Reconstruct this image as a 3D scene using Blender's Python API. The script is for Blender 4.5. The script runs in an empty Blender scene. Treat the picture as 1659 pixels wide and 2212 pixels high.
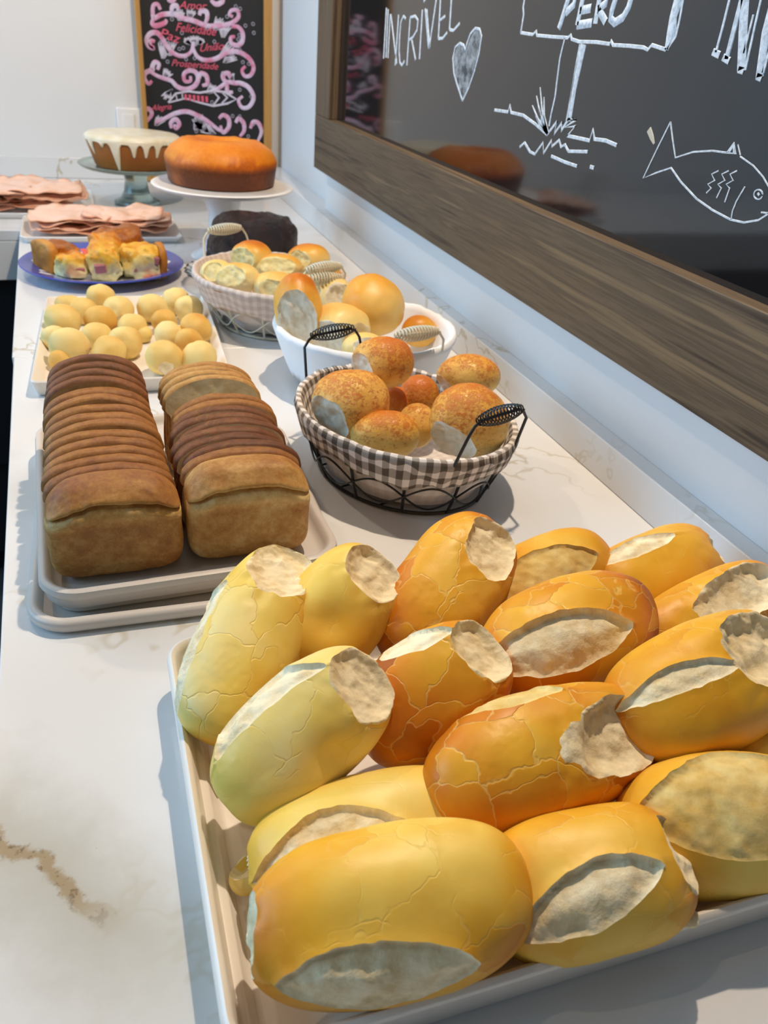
import bpy, math, random
import numpy as np
from mathutils import Vector, Matrix

random.seed(7)
C = bpy.context.scene.collection
ZC = 0.90                 # height of the worktop above the floor; everything below is measured from the worktop
HC = 0.42                 # lens above the worktop

# ------------------------------------------------------------------ camera geometry
F = 1750.; CX, CY = 829.5, 1106.
_roll = math.radians(5)
def nrm(v):
    v = np.array(v, float); return v/np.linalg.norm(v)
_dY = nrm([121-CX, -2-CY, F]); _h = np.array([math.cos(_roll), math.sin(_roll), 0])
_up = nrm(np.cross(_dY, _h)); _up = -_up if _up[1] > 0 else _up
_dX = nrm(np.cross(_dY, _up)); _dX = -_dX if _dX[0] < 0 else _dX
RW = np.array([_dX, _dY, _up])
CAM = np.array([0, 0, HC])
def ray(px, py): return RW @ nrm([px-CX, py-CY, F])
def P(px, py, z=0.):                      # point of the photo's ray at height z above the worktop
    d = ray(px, py); return CAM + (z-HC)/d[2]*d
def PX(px, py, x): d = ray(px, py); return CAM + x/d[0]*d
def PY(px, py, y): d = ray(px, py); return CAM + y/d[1]*d
def depth(p): return float(((np.array(p)-CAM) @ RW)[2])

cam = bpy.data.cameras.new('camera'); co = bpy.data.objects.new('camera', cam); C.objects.link(co)
r_ = RW @ np.array([1, 0, 0]); u_ = RW @ np.array([0, -1, 0]); b_ = RW @ np.array([0, 0, -1])
co.matrix_world = Matrix(((r_[0], u_[0], b_[0], 0), (r_[1], u_[1], b_[1], 0), (r_[2], u_[2], b_[2], HC), (0, 0, 0, 1)))
cam.sensor_fit = 'VERTICAL'; cam.sensor_height = 24; cam.lens = 24*F/2212; cam.clip_start = .02
cam.dof.use_dof = True; cam.dof.focus_distance = .58; cam.dof.aperture_fstop = 9.
bpy.context.scene.camera = co

# ------------------------------------------------------------------ noise
def _hash(i, j, k, s):
    h = (i.astype(np.uint32)*np.uint32(374761393) + j.astype(np.uint32)*np.uint32(668265263)
         + k.astype(np.uint32)*np.uint32(2147483647) + np.uint32(s*1274126177 % 4294967296))
    h = (h ^ (h >> np.uint32(13)))*np.uint32(1274126177); h = h ^ (h >> np.uint32(16))
    return (h & np.uint32(0xffffff)).astype(float)/0xffffff*2-1
def noise(p, freq, seed=0, octv=1):
    p = np.asarray(p, float); out = 0; amp = 1; tot = 0
    for o in range(octv):
        q = p*freq*2**o + 100.37+seed*17.3; i = np.floor(q).astype(np.int64); f = q-i; f = f*f*(3-2*f)
        v = 0
        for a in (0, 1):
            for b in (0, 1):
                for c in (0, 1):
                    w = (f[:, 0] if a else 1-f[:, 0])*(f[:, 1] if b else 1-f[:, 1])*(f[:, 2] if c else 1-f[:, 2])
                    v = v + w*_hash(i[:, 0]+a, i[:, 1]+b, i[:, 2]+c, seed+o)
        out = out + amp*v; tot += amp; amp *= .5
    return out/tot
def sstep(x, a=0., b=1.):
    t = np.clip((x-a)/(b-a), 0, 1); return t*t*(3-2*t)

# ------------------------------------------------------------------ object helpers
def mesh_obj(name, V, Fc, mat=None, parent=None, smooth=True, attrs=None, sharp=None):
    me = bpy.data.meshes.new(name)
    me.from_pydata([tuple(map(float, v)) for v in V], [], [tuple(int(i) for i in f) for f in Fc])
    if smooth: me.shade_smooth()
    if sharp: me.set_sharp_from_angle(angle=math.radians(sharp))
    if attrs:
        for k, a in attrs.items():
            at = me.attributes.new(k, 'FLOAT', 'POINT'); at.data.foreach_set('value', np.asarray(a, np.float32))
    if mat: me.materials.append(mat)
    o = bpy.data.objects.new(name, me); C.objects.link(o)
    if parent: o.parent = parent
    return o
def empty(name, loc=(0, 0, 0), rz=0.):
    o = bpy.data.objects.new(name, None); C.objects.link(o)
    o.location = tuple(map(float, loc)); o.rotation_euler = (0, 0, rz); o.empty_display_size = .02
    return o
def tag(o, label=None, cat=None, group=None, kind=None):
    if label: o['label'] = label
    if cat: o['category'] = cat
    if group: o['group'] = group
    if kind: o['kind'] = kind
    return o

class MB:                                   # collects solids into one mesh
    def __init__(s): s.V = []; s.F = []
    def add(s, V, Fc):
        n = len(s.V); s.V += [tuple(map(float, v)) for v in V]; s.F += [tuple(i+n for i in f) for f in Fc]; return s
    def box(s, a, b):
        x0, y0, z0 = a; x1, y1, z1 = b
        return s.add([(x0,y0,z0),(x1,y0,z0),(x1,y1,z0),(x0,y1,z0),(x0,y0,z1),(x1,y0,z1),(x1,y1,z1),(x0,y1,z1)],
                     [(0,3,2,1),(4,5,6,7),(0,1,5,4),(1,2,6,5),(2,3,7,6),(3,0,4,7)])
    def prism(s, poly, z0, z1):
        n = len(poly)
        return s.add([(x, y, z0) for x, y in poly]+[(x, y, z1) for x, y in poly],
                     [tuple(range(n-1, -1, -1)), tuple(range(n, 2*n))]+[(i, (i+1) % n, n+(i+1) % n, n+i) for i in range(n)])
    def tube(s, pts, r, n=8, closed=False):
        pts = [np.array(p, float) for p in pts]; m = len(pts); rr = r if hasattr(r, '__len__') else [r]*m
        V = []; prev = None
        for i, p in enumerate(pts):
            a = pts[(i-1) % m] if (closed or i > 0) else p; b = pts[(i+1) % m] if (closed or i < m-1) else p
            t = nrm(b-a)
            ref = prev if prev is not None else (np.array([0, 0, 1.]) if abs(t[2]) < .9 else np.array([1., 0, 0]))
            x = nrm(ref-t*np.dot(ref, t)); y = np.cross(t, x); prev = x
            for k in range(n):
                an = 2*math.pi*k/n; V.append(p+rr[i]*(math.cos(an)*x+math.sin(an)*y))
        Fc = []
        for i in range(m if closed else m-1):
            j = (i+1) % m
            for k in range(n): Fc.append((i*n+k, i*n+(k+1) % n, j*n+(k+1) % n, j*n+k))
        if not closed: Fc += [tuple(range(n-1, -1, -1)), tuple(range((m-1)*n, m*n))]
        return s.add(V, Fc)
    def lathe(s, prof, n=64, c=(0, 0, 0)):
        V = []; m = len(prof)
        for r, z in prof:
            for k in range(n):
                a = 2*math.pi*k/n; V.append((c[0]+r*math.cos(a), c[1]+r*math.sin(a), c[2]+z))
        Fc = [(i*n+k, i*n+(k+1) % n, (i+1)*n+(k+1) % n, (i+1)*n+k) for i in range(m-1) for k in range(n)]
        return s.add(V, Fc)
    def ribbon(s, pts, w, nvec, th=.0006):
        """flat stroke along pts lying on a surface with normal nvec"""
        pts = [np.array(p, float) for p in pts]; m = len(pts); nv = nrm(nvec); V = []
        ww = w if hasattr(w, '__len__') else [w]*m
        for i, p in enumerate(pts):
            t = nrm(pts[min(i+1, m-1)]-pts[max(i-1, 0)]+1e-9); sd = np.cross(nv, t)*ww[i]/2
            V += [p-sd, p+sd, p+sd*.8+nv*th, p-sd*.8+nv*th]
        Fc = []
        for i in range(m-1):
            a, b = 4*i, 4*i+4
            for k in range(4): Fc.append((a+k, a+(k+1) % 4, b+(k+1) % 4, b+k))
        Fc += [(3, 2, 1, 0), tuple(4*(m-1)+k for k in range(4))]
        return s.add(V, Fc)
    def obj(s, name, mat, parent=None, smooth=True, sharp=40, bevel=None):
        o = mesh_obj(name, s.V, s.F, mat, parent, smooth, sharp=sharp)
        if bevel:
            b = o.modifiers.new('edge', 'BEVEL'); b.width = bevel; b.segments = 3; b.limit_method = 'ANGLE'
        return o
def curve_pts(pts, n=10):                    # Catmull-Rom through points
    p = [np.array(q, float) for q in pts]
    if len(p) < 3: return p
    q = [2*p[0]-p[1]]+p+[2*p[-1]-p[-2]]; out = []
    for i in range(1, len(q)-2):
        for k in range(n):
            t = k/n; a, b, c, d = q[i-1], q[i], q[i+1], q[i+2]
            out.append(.5*((2*b)+(c-a)*t+(2*a-5*b+4*c-d)*t*t+(3*b-a-3*c+d)*t**3))
    return out+[p[-1]]

# ------------------------------------------------------------------ materials
def srgb(r, g, b):
    return tuple((c/255/12.92 if c <= 10 else ((c/255+.055)/1.055)**2.4) for c in (r, g, b))+(1,)
class Mat:
    def __init__(s, name):
        s.m = bpy.data.materials.new(name); s.m.use_nodes = True; s.t = s.m.node_tree; s.n = s.t.nodes
        s.b = s.n['Principled BSDF']; s._pos = None
    def node(s, typ, **kw):
        n = s.n.new(typ)
        for k, v in kw.items():
            if hasattr(n, k): setattr(n, k, v)
        return n
    def link(s, a, b): s.t.links.new(a, b)
    def set(s, **kw):
        for k, v in kw.items(): s.b.inputs[k.replace('_', ' ')].default_value = v
        return s
    def coord(s, kind='Object'):
        n = s.node('ShaderNodeTexCoord'); return n.outputs[kind]
    def noise(s, vec, scale, detail=4, rough=.55, dist=0.):
        n = s.node('ShaderNodeTexNoise'); n.inputs['Scale'].default_value = scale; n.inputs['Detail'].default_value = detail
        n.inputs['Roughness'].default_value = rough; n.inputs['Distortion'].default_value = dist
        s.link(vec, n.inputs['Vector']); return n.outputs['Fac']
    def ramp(s, fac, stops, interp='LINEAR'):
        n = s.node('ShaderNodeValToRGB'); cr = n.color_ramp; cr.interpolation = interp
        while len(cr.elements) < len(stops): cr.elements.new(.5)
        for e, (p, c) in zip(cr.elements, stops): e.position = p; e.color = c if len(c) == 4 else tuple(c)+(1,)
        s.link(fac, n.inputs['Fac']); return n.outputs['Color']
    def val(s, fac, a, b):                  # smooth 0..1 between a and b
        n = s.node('ShaderNodeMapRange', interpolation_type='SMOOTHSTEP')
        n.inputs['From Min'].default_value = a; n.inputs['From Max'].default_value = b
        s.link(fac, n.inputs['Value']); return n.outputs['Result']
    def math(s, op, a, b=None, c=None):
        n = s.node('ShaderNodeMath', operation=op)
        for i, v in enumerate((a, b, c)):
            if v is None: continue
            if isinstance(v, (int, float)): n.inputs[i].default_value = v
            else: s.link(v, n.inputs[i])
        return n.outputs[0]
    def mix(s, fac, a, b, mode='MIX'):
        n = s.node('ShaderNodeMix', data_type='RGBA', blend_type=mode)
        if isinstance(fac, (int, float)): n.inputs[0].default_value = fac
        else: s.link(fac, n.inputs[0])
        for i, v in ((6, a), (7, b)):
            if isinstance(v, tuple): n.inputs[i].default_value = v
            else: s.link(v, n.inputs[i])
        return n.outputs[2]
    def attr(s, name):
        n = s.node('ShaderNodeAttribute'); n.attribute_name = name; return n.outputs['Fac']
    def bump(s, h, strength=.3, dist=.002, prev=None):
        n = s.node('ShaderNodeBump'); n.inputs['Strength'].default_value = strength; n.inputs['Distance'].default_value = dist
        s.link(h, n.inputs['Height'])
        if prev: s.link(prev, n.inputs['Normal'])
        s.link(n.outputs['Normal'], s.b.inputs['Normal']); return n.outputs['Normal']
    def color(s, c):
        if isinstance(c, tuple): s.b.inputs['Base Color'].default_value = c
        else: s.link(c, s.b.inputs['Base Color'])
        return s
def plain(name, rgb, rough=.5, **kw):
    m = Mat(name); m.color(srgb(*rgb)); m.set(Roughness=rough, **kw); return m.m

def m_marble():
    m = Mat('marble'); g = m.coord('Object')
    w = m.noise(g, 3.2, 6, .6); w2 = m.noise(g, 9, 5, .6)
    sep = m.node('ShaderNodeSeparateXYZ'); m.link(g, sep.inputs[0])
    # broad drifting bands that run diagonally over the slab
    d = m.math('ADD', m.math('MULTIPLY', sep.outputs['X'], 1.0), m.math('MULTIPLY', sep.outputs['Y'], .62))
    d = m.math('ADD', d, m.math('MULTIPLY', sep.outputs['Z'], .8))
    dd = m.math('ADD', d, m.math('MULTIPLY', w, .55))
    wave = m.math('ABSOLUTE', m.math('SUBTRACT', m.math('FRACT', m.math('MULTIPLY', dd, 1.55)), .5))
    band = m.val(wave, .36, .47)
    patch = m.val(m.noise(g, 2.3, 3), .45, .62)
    band = m.math('MULTIPLY', band, patch)
    vein = m.val(m.math('ABSOLUTE', m.math('SUBTRACT', m.noise(g, 3.6, 5, .58, .25), .5)), .010, .0)
    vein = m.math('MULTIPLY', vein, m.val(m.noise(g, 3.1, 2), .48, .63))
    col = m.mix(m.math('MULTIPLY', band, .5), srgb(222, 222, 222), srgb(178, 177, 168))
    # one strong ochre vein near the front left of the slab
    a, b = P(-40, 1790), P(200, 1960); t = nrm((b-a)[:2]); nx, ny = -t[1], t[0]
    lx = m.math('SUBTRACT', sep.outputs['X'], float(a[0])); ly = m.math('SUBTRACT', sep.outputs['Y'], float(a[1]))
    al = m.math('ADD', m.math('MULTIPLY', lx, float(t[0])), m.math('MULTIPLY', ly, float(t[1])))
    pe = m.math('ADD', m.math('MULTIPLY', lx, float(nx)), m.math('MULTIPLY', ly, float(ny)))
    pe = m.math('ADD', pe, m.math('MULTIPLY', m.math('SUBTRACT', m.noise(g, 22, 6, .65), .5), .05))
    pa = m.math('ABSOLUTE', pe)
    le = m.math('MULTIPLY', m.val(al, -.04, .01), m.val(al, .12, .07))
    halo = m.math('MULTIPLY', m.val(pa, .07, .0), m.math('MULTIPLY', m.val(al, -.1, .0), m.val(al, .26, .1)))
    core = m.math('MULTIPLY', m.val(pa, .008, .002), le)
    dark = m.math('MULTIPLY', core, m.val(m.noise(g, 120, 4, .7), .52, .62))
    col = m.mix(m.math('MULTIPLY', halo, .75), col, srgb(178, 174, 160))
    col = m.mix(m.math('MULTIPLY', core, .75), col, srgb(158, 132, 90))
    col = m.mix(m.math('MULTIPLY', dark, .6), col, srgb(96, 74, 50))
    col = m.mix(m.math('MULTIPLY', vein, .7), col, srgb(178, 164, 130))
    spots = m.node('ShaderNodeTexVoronoi'); spots.inputs['Scale'].default_value = 45; m.link(g, spots.inputs['Vector'])
    sp = m.math('MULTIPLY', m.val(spots.outputs['Distance'], .045, .02), m.val(m.noise(g, 6, 1), .52, .6))
    col = m.mix(m.math('MULTIPLY', sp, .7), col, srgb(90, 85, 78))
    m.color(col); m.set(Roughness=.16); m.b.inputs['Specular IOR Level'].default_value = .4
    return m.m

def m_crust(name='bread_crust', stops=None, crack=1., rough=.42, speck=0.):
    m = Mat(name); g = m.coord('Object'); t = m.attr('toast'); ck = m.attr('crack')
    t = m.math('ADD', t, m.math('MULTIPLY', m.math('SUBTRACT', m.noise(g, 30, 5, .6), .5), .22))
    if speck: t = m.math('ADD', t, m.math('MULTIPLY', m.math('SUBTRACT', m.noise(g, 150, 6, .78), .5), speck))
    wn = m.node('ShaderNodeTexNoise'); wn.inputs['Scale'].default_value = 38; wn.inputs['Detail'].default_value = 3
    m.link(g, wn.inputs['Vector'])
    va = m.node('ShaderNodeVectorMath', operation='MULTIPLY_ADD'); va.inputs[1].default_value = (.026,)*3
    m.link(wn.outputs['Color'], va.inputs[0]); m.link(g, va.inputs[2])
    mp = m.node('ShaderNodeMapping'); mp.inputs['Scale'].default_value = (.8, 1., 1.); m.link(va.outputs[0], mp.inputs['Vector'])
    vo = m.node('ShaderNodeTexVoronoi', feature='DISTANCE_TO_EDGE'); vo.inputs['Scale'].default_value = 36; m.link(mp.outputs[0], vo.inputs['Vector'])
    vc = m.node('ShaderNodeTexVoronoi'); vc.inputs['Scale'].default_value = 36; m.link(mp.outputs[0], vc.inputs['Vector'])
    cell = m.node('ShaderNodeSeparateColor'); m.link(vc.outputs['Color'], cell.inputs[0])
    msk = m.math('MULTIPLY', m.math('MINIMUM', m.math('MULTIPLY', ck, 1.4), 1.), m.val(m.math('ADD', m.noise(g, 26, 3), m.math('MULTIPLY', m.math('SUBTRACT', ck, .5), .22)), .41, .53))
    line = m.math('MULTIPLY', m.val(vo.outputs['Distance'], .026, .0), msk)
    t = m.math('ADD', t, m.math('MULTIPLY', m.math('MULTIPLY', m.math('SUBTRACT', cell.outputs[0], .5), msk), .26))
    col = m.ramp(t, stops or [(0., srgb(246, 230, 168)), (.3, srgb(244, 212, 104)), (.55, srgb(236, 176, 48)), (.8, srgb(212, 126, 20)), (1., srgb(146, 74, 12))])
    col = m.mix(m.math('MULTIPLY', line, .45), col, srgb(244, 208, 124))
    # a few scorched specks
    vs = m.node('ShaderNodeTexVoronoi'); vs.inputs['Scale'].default_value = 90; m.link(g, vs.inputs['Vector'])
    spk = m.math('MULTIPLY', m.val(vs.outputs['Distance'], .09, .05), m.val(m.noise(g, 60, 1), .66, .7))
    col = m.mix(m.math('MULTIPLY', spk, .7), col, srgb(90, 50, 14))
    m.color(col); m.set(Roughness=rough); m.b.inputs['Specular IOR Level'].default_value = .35
    h = m.math('ADD', m.math('MULTIPLY', m.math('MULTIPLY', cell.outputs[1], msk), .6), m.math('MULTIPLY', line, -.45))
    n1 = m.bump(h, .5*crack, .0011)
    m.bump(m.noise(g, 160, 4, .6), .22, .0006, n1)
    return m.m
def m_crumb(name='bread_crumb', c0=(248, 234, 198), c1=(218, 190, 136), scale=110, dist=.0022):
    m = Mat(name); g = m.coord('Object')
    n = m.noise(g, scale, 6, .65); n2 = m.noise(g, scale*.28, 4)
    col = m.ramp(m.math('ADD', m.math('MULTIPLY', n, .5), m.math('MULTIPLY', n2, .5)), [(.34, srgb(*c1)), (.56, srgb(*c0)), (.8, srgb(*[min(255, c+8) for c in c0]))])
    m.color(col); m.set(Roughness=.9); m.b.inputs['Specular IOR Level'].default_value = .1
    m.bump(m.math('ADD', n, n2), .6, dist); return m.m
def m_wood(name, dark, mid, light, axis='Y', scale=1.):
    m = Mat(name); g = m.coord('Object'); mp = m.node('ShaderNodeMapping'); m.link(g, mp.inputs['Vector'])
    s = [15*scale]*3; s['XYZ'.index(axis)] = .45*scale; mp.inputs['Scale'].default_value = s
    n = m.noise(mp.outputs[0], 2.6, 5, .55, 1.1); f = m.noise(mp.outputs[0], 13, 4, .6, .3)
    v = m.math('ADD', m.math('MULTIPLY', n, .72), m.math('MULTIPLY', f, .28))
    m.color(m.ramp(v, [(.38, srgb(*dark)), (.48, srgb(*mid)), (.54, srgb(*[int(.6*a+.4*b) for a, b in zip(mid, dark)])), (.63, srgb(*light))])); m.set(Roughness=.5)
    m.bump(f, .12, .0008); return m.m

M = {}
M['marble'] = m_marble()
M['wall'] = plain('wall_paint', (226, 226, 226), .6)
M['crust'] = m_crust()
M['crumb'] = m_crumb()
M['bottom'] = m_crumb('floury_underside', (232, 208, 140), (206, 160, 70), 60, .0014)
M['walnut'] = m_wood('walnut_frame', (58, 46, 34), (106, 88, 66), (128, 106, 78), 'Y')
M['walnut_v'] = m_wood('walnut_frame_upright', (58, 46, 34), (106, 88, 66), (128, 106, 78), 'Z')
M['pine'] = m_wood('pine_frame', (150, 104, 46), (184, 136, 70), (206, 162, 96), 'Z')
m = Mat('gloss_blackboard'); m.color(srgb(30, 27, 27)); m.set(Roughness=.06); m.b.inputs['Specular IOR Level'].default_value = .75; M['gloss'] = m.m
M['slate'] = plain('matt_black_board', (13, 14, 18), .5)
m = Mat('chalk'); g = m.coord(); m.color(m.ramp(m.noise(g, 220, 3, .7), [(.3, srgb(176, 186, 196)), (.6, srgb(228, 236, 244))])); m.set(Roughness=.9); M['chalk'] = m.m
m = Mat('chalk_smear'); g = m.coord(); m.color(m.ramp(m.noise(g, 60, 5, .7), [(.38, srgb(78, 80, 82)), (.62, srgb(170, 174, 178))])); m.set(Roughness=.9); M['smear'] = m.m
m = Mat('pink_chalk'); g = m.coord(); m.color(m.ramp(m.noise(g, 26, 4, .7), [(.36, srgb(206, 118, 150)), (.48, srgb(208, 164, 194)), (.6, srgb(210, 196, 220))])); m.set(Roughness=.9); M['pink'] = m.m
M['rose'] = plain('rose_chalk', (214, 92, 116), .9)
M['lilac'] = plain('pale_chalk', (206, 200, 216), .9)
M['plastic'] = plain('greige_plastic', (206, 198, 190), .42)
M['tray'] = plain('white_melamine', (236, 230, 222), .3)
M['white_china'] = plain('white_china', (240, 238, 236), .22)
M['black_wire'] = plain('black_wire', (22, 20, 20), .38)
M['cream_wire'] = plain('cream_wire', (214, 208, 186), .42)
M['dark'] = plain('dark_cabinet', (20, 25, 30), .5)
M['black'] = plain('black_recess', (6, 7, 8), .7)
M['floor'] = plain('grey_floor', (66, 66, 68), .5)
m = Mat('clear_glass'); m.color((.93, .97, .95, 1)); m.set(Roughness=.03, IOR=1.45); m.b.inputs['Transmission Weight'].default_value = 1.; M['glass'] = m.m
m = Mat('smoky_green_glass'); m.color((.62, .74, .68, 1)); m.set(Roughness=.12, IOR=1.45); m.b.inputs['Transmission Weight'].default_value = .8; M['gglass'] = m.m

def gingham(name, chk, pale, size, k=1.):
    m = Mat(name); a = m.attr('gu'); b = m.attr('gv')
    def st(x):
        f = m.math('FRACT', m.math('MULTIPLY', x, 1/size)); return m.math('MULTIPLY', m.val(f, .46, .5), m.val(f, 1., .96))
    s = m.math('MULTIPLY', m.math('MULTIPLY', m.math('ADD', st(a), st(b)), .5*k), m.math('MULTIPLY_ADD', m.attr('gp'), .85, .15))
    m.color(m.ramp(s, [(0, srgb(*pale)), (.5, srgb(*[int(.5*p+.5*c) for p, c in zip(pale, chk)])), (1., srgb(*chk))])); m.set(Roughness=.95)
    m.bump(m.noise(m.coord(), 700, 2), .25, .0005); return m.m
M['gingham'] = gingham('brown_gingham_cloth', (92, 82, 72), (230, 222, 216), .0135)
M['script_cloth'] = gingham('faded_beige_cloth', (186, 166, 156), (216, 204, 196), .012, .8)
M['white_cloth'] = plain('white_cloth', (236, 238, 242), .95)

# ------------------------------------------------------------------ the setting
def struct(o): o['kind'] = 'structure'; return o
struct(MB().box((-3.2, -1.6, -.95), (1.0, 2.6, -.90)).obj('floor', M['floor'], smooth=False))
struct(MB().box((.545, -1.6, -.90), (.72, 1.93, 1.55)).obj('wall_right', M['wall'], smooth=False))
struct(MB().box((.572, 1.93, -.90), (.72, 2.6, 1.55)).obj('wall_right_recess', M['wall'], smooth=False))
struct(MB().box((-3.2, 2.552, -.90), (.572, 2.6, 1.55)).obj('wall_back', M['wall'], smooth=False))

counter = tag(empty('counter', (0, 0, -.04)), 'white marble L-shaped counter with a low upstand along the walls', 'counter')
def cpart(mb, name, bevel=.0015):
    o = mb.obj(name, M['marble'], counter, smooth=False, bevel=bevel); o.location.z = .04; return o
def edge(px, py): return P(px, py)[:2]
e0, e1, e2 = edge(-46, 2400), edge(29, 772), edge(43, 497)
near = [(e0[0]-.004, -.9), (.5445, -.9), (.5445, 1.147), (e1[0], 1.147)]
near[0] = (e1[0]+(e0[0]-e1[0])*(-.9-1.147)/(e0[1]-1.147), -.9)
cpart(MB().prism(near, -.022, 0), 'worktop')
far = [(e1[0]-.002, 1.1475), (.5445, 1.1475), (.5445, 2.5515), (-3.0, 2.5515), (-3.0, 1.902), (e2[0], 1.902)]
cpart(MB().prism(far, -.022, 0), 'worktop')
cpart(MB().box((-3.0, 1.902, -.104), (e2[0]-.001, 1.922, -.0225)), 'apron')
for nm, a, b in (('trim_1', (.522, -.9, .0003), (.5448, 1.93, .046)), ('trim_2', (.522, 1.9305, .0003), (.5718, 2.5295, .046)), ('trim_3', (-3.0, 2.53, .0003), (.5215, 2.5518, .053))):
    o = MB().box(a, b).obj(nm, M['marble'], None, smooth=False, bevel=.0015); struct(o)

cab = tag(empty('base_cabinet', (-1.3, 2.2, -.9)), 'dark base cabinet under the white counter at the back', 'cabinet')
o = MB().box((-3.0, 1.955, -.82), (.54, 2.54, -.105)).obj('carcass', M['dark'], cab, smooth=False); o.location = (1.3, -2.2, .9)
for i in range(5):
    x1 = -.135-i*.56
    o = MB().box((x1-.555, 1.935, -.56), (x1, 1.954, -.107)).obj('door', M['dark'], cab, smooth=False, bevel=.002); o.location = (1.3, -2.2, .9)
o = MB().box((-3.0, 2.0, -.90), (.54, 2.54, -.821)).obj('plinth', M['black'], cab, smooth=False); o.location = (1.3, -2.2, .9)
cab2 = tag(empty('base_cabinet', (.3, .3, -.9)), 'dark base cabinet under the near run of white counter', 'cabinet')
o = MB().box((-.02, -.88, -.82), (.54, 1.9, -.023)).obj('carcass', M['dark'], cab2, smooth=False); o.location = (-.3, -.3, .9)
o = MB().box((.03, -.88, -.90), (.54, 1.9, -.821)).obj('plinth', M['black'], cab2, smooth=False); o.location = (-.3, -.3, .9)

sk = tag(empty('wall_socket', PY(262, 262, 2.551)), 'white socket plate on the back wall behind the small chalkboard', 'socket')
a, b = PY(250, 231, 2.551), PY(312, 300, 2.551)
MB().box((a[0]-sk.location.x, -.012, b[2]-sk.location.z), (b[0]-sk.location.x, 0, a[2]-sk.location.z)).obj('cover_plate', M['white_china'], sk, smooth=False, bevel=.003)
MB().box((.004, -.0145, -.02), (.034, -.0121, .02)).obj('socket_insert', M['white_china'], sk, smooth=False, bevel=.001)

# ------------------------------------------------------------------ the big framed blackboard on the right wall
bb = tag(empty('framed_blackboard', (.545, .6, .135)), 'large glossy blackboard in a brown wood frame with chalk drawings, on the right wall', 'blackboard')
def bpart(mb, name, mat, **k):
    o = mb.obj(name, mat, bb, **k); o.location = (-.545, -.6, -.135); return o
FX, ZB, ZI, YO, YI, YR, ZT = .515, .136, .2455, 1.932, 1.822, -.75, 1.30
bpart(MB().box((FX, YR, ZB), (.545, YO, ZI)), 'frame_rail', M['walnut'], smooth=False, bevel=.0012)
bpart(MB().box((FX, YR, ZT-.11), (.545, YO, ZT)), 'frame_rail', M['walnut'], smooth=False, bevel=.0012)
bpart(MB().box((FX, YI, ZI+.0005), (.545, YO, ZT-.1105)), 'frame_stile', M['walnut_v'], smooth=False, bevel=.0012)
bpart(MB().box((FX, YR, ZI+.0005), (.545, YR+.11, ZT-.1105)), 'frame_stile', M['walnut_v'], smooth=False, bevel=.0012)
BX = .5335
bpart(MB().box((BX, YR+.105, ZI-.005), (.5445, YI+.005, ZT-.105)), 'board_panel', M['gloss'], smooth=False)
def bpx(x, y): return PX(790+x/1.909, y/1.909, BX)      # tracing of the drawings, onto the board plane
NB = (-1, 0, 0)
def strokes(name, lst, mat=None, parent_part=None):
    mb = MB()
    for pts, w in lst:
        p = [bpx(*q) for q in (pts if len(pts) < 3 else pts)]
        mb.ribbon(p, w if hasattr(w, '__len__') else w, NB)
    return bpart(mb, name, mat or M['chalk'], smooth=False)
W = .0042
for nm, st in {
    'I': [[(86, 32), (74, 242)], [(93, 38), (84, 238)]],
    'N': [[(102, 58), (92, 240)], [(104, 60), (128, 264)], [(136, 60), (122, 270)]],
    'C': [[(166, 78), (156, 66), (146, 90), (140, 150), (138, 210), (141, 258), (150, 270), (160, 252)]],
    'R': [[(184, 72), (170, 270)], [(184, 72), (204, 66), (216, 84), (212, 124), (196, 152), (180, 164)], [(190, 162), (206, 248)]],
    'I2': [[(234, 40), (222, 244)], [(240, 6), (248, -6)]],
    'V': [[(246, 36), (260, 200)], [(292, -6), (262, 200)], [(252, 40), (264, 196)]],
    'E': [[(310, -30), (300, 160)], [(306, 84), (328, 66)], [(300, 160), (318, 158), (336, 134)], [(310, -30), (336, -44)]],
    'L': [[(358, -70), (346, 122)], [(346, 122), (362, 126), (388, 96)]]}.items():
    strokes('chalk_letter', [(s, W) for s in st])
strokes('chalk_heart', [([(400, 415), (378, 350), (364, 300), (360, 240), (370, 194), (388, 178), (404, 186), (412, 206), (418, 180), (432, 140), (452, 116), (470, 120), (478, 150), (468, 220), (450, 290), (426, 360), (400, 415)], .0035)])
hp = [bpx(*q) for q in [(400, 408), (380, 345), (367, 298), (364, 240), (374, 198), (389, 183), (403, 192), (412, 214), (422, 184), (436, 144), (454, 121), (468, 124), (474, 152), (464, 220), (446, 288), (424, 354)]]
hm = MB(); n = len(hp); off = np.array([-.0003, 0, 0])
hm.add(hp+[p+off for p in hp], [tuple(range(n)), tuple(range(2*n-1, n-1, -1))]+[(i, (i+1) % n, n+(i+1) % n, n+i) for i in range(n)])
bpart(hm, 'chalk_shading', M['smear'], smooth=False)
strokes('chalk_signpost', [
    ([(660, -60), (655, 0), (650, 30), (652, 60), (640, 135)], .003),
    ([(640, 135), (690, 143), (704, 128), (706, 146), (770, 152), (834, 156), (846, 144), (850, 162), (880, 172), (950, 174), (1008, 182), (1012, 168), (1020, 186), (1090, 190), (1146, 196), (1164, 206), (1180, 186), (1240, 206)], .0036),
    ([(1240, 206), (1262, 130), (1268, 70), (1290, 0), (1310, -60)], [.006, .014, .011, .014, .014]),
    ([(1244, 204), (1280, 150), (1296, 80), (1310, 0)], .003),
    ([(822, 158), (802, 240), (790, 330), (782, 400), (766, 470), (757, 520)], .003),
    ([(898, 182), (878, 270), (858, 370), (838, 500)], [.012, .012, .010, .009]),
    ([(884, 182), (866, 280), (846, 400), (828, 500)], .0025)])
LW = .0085
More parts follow.
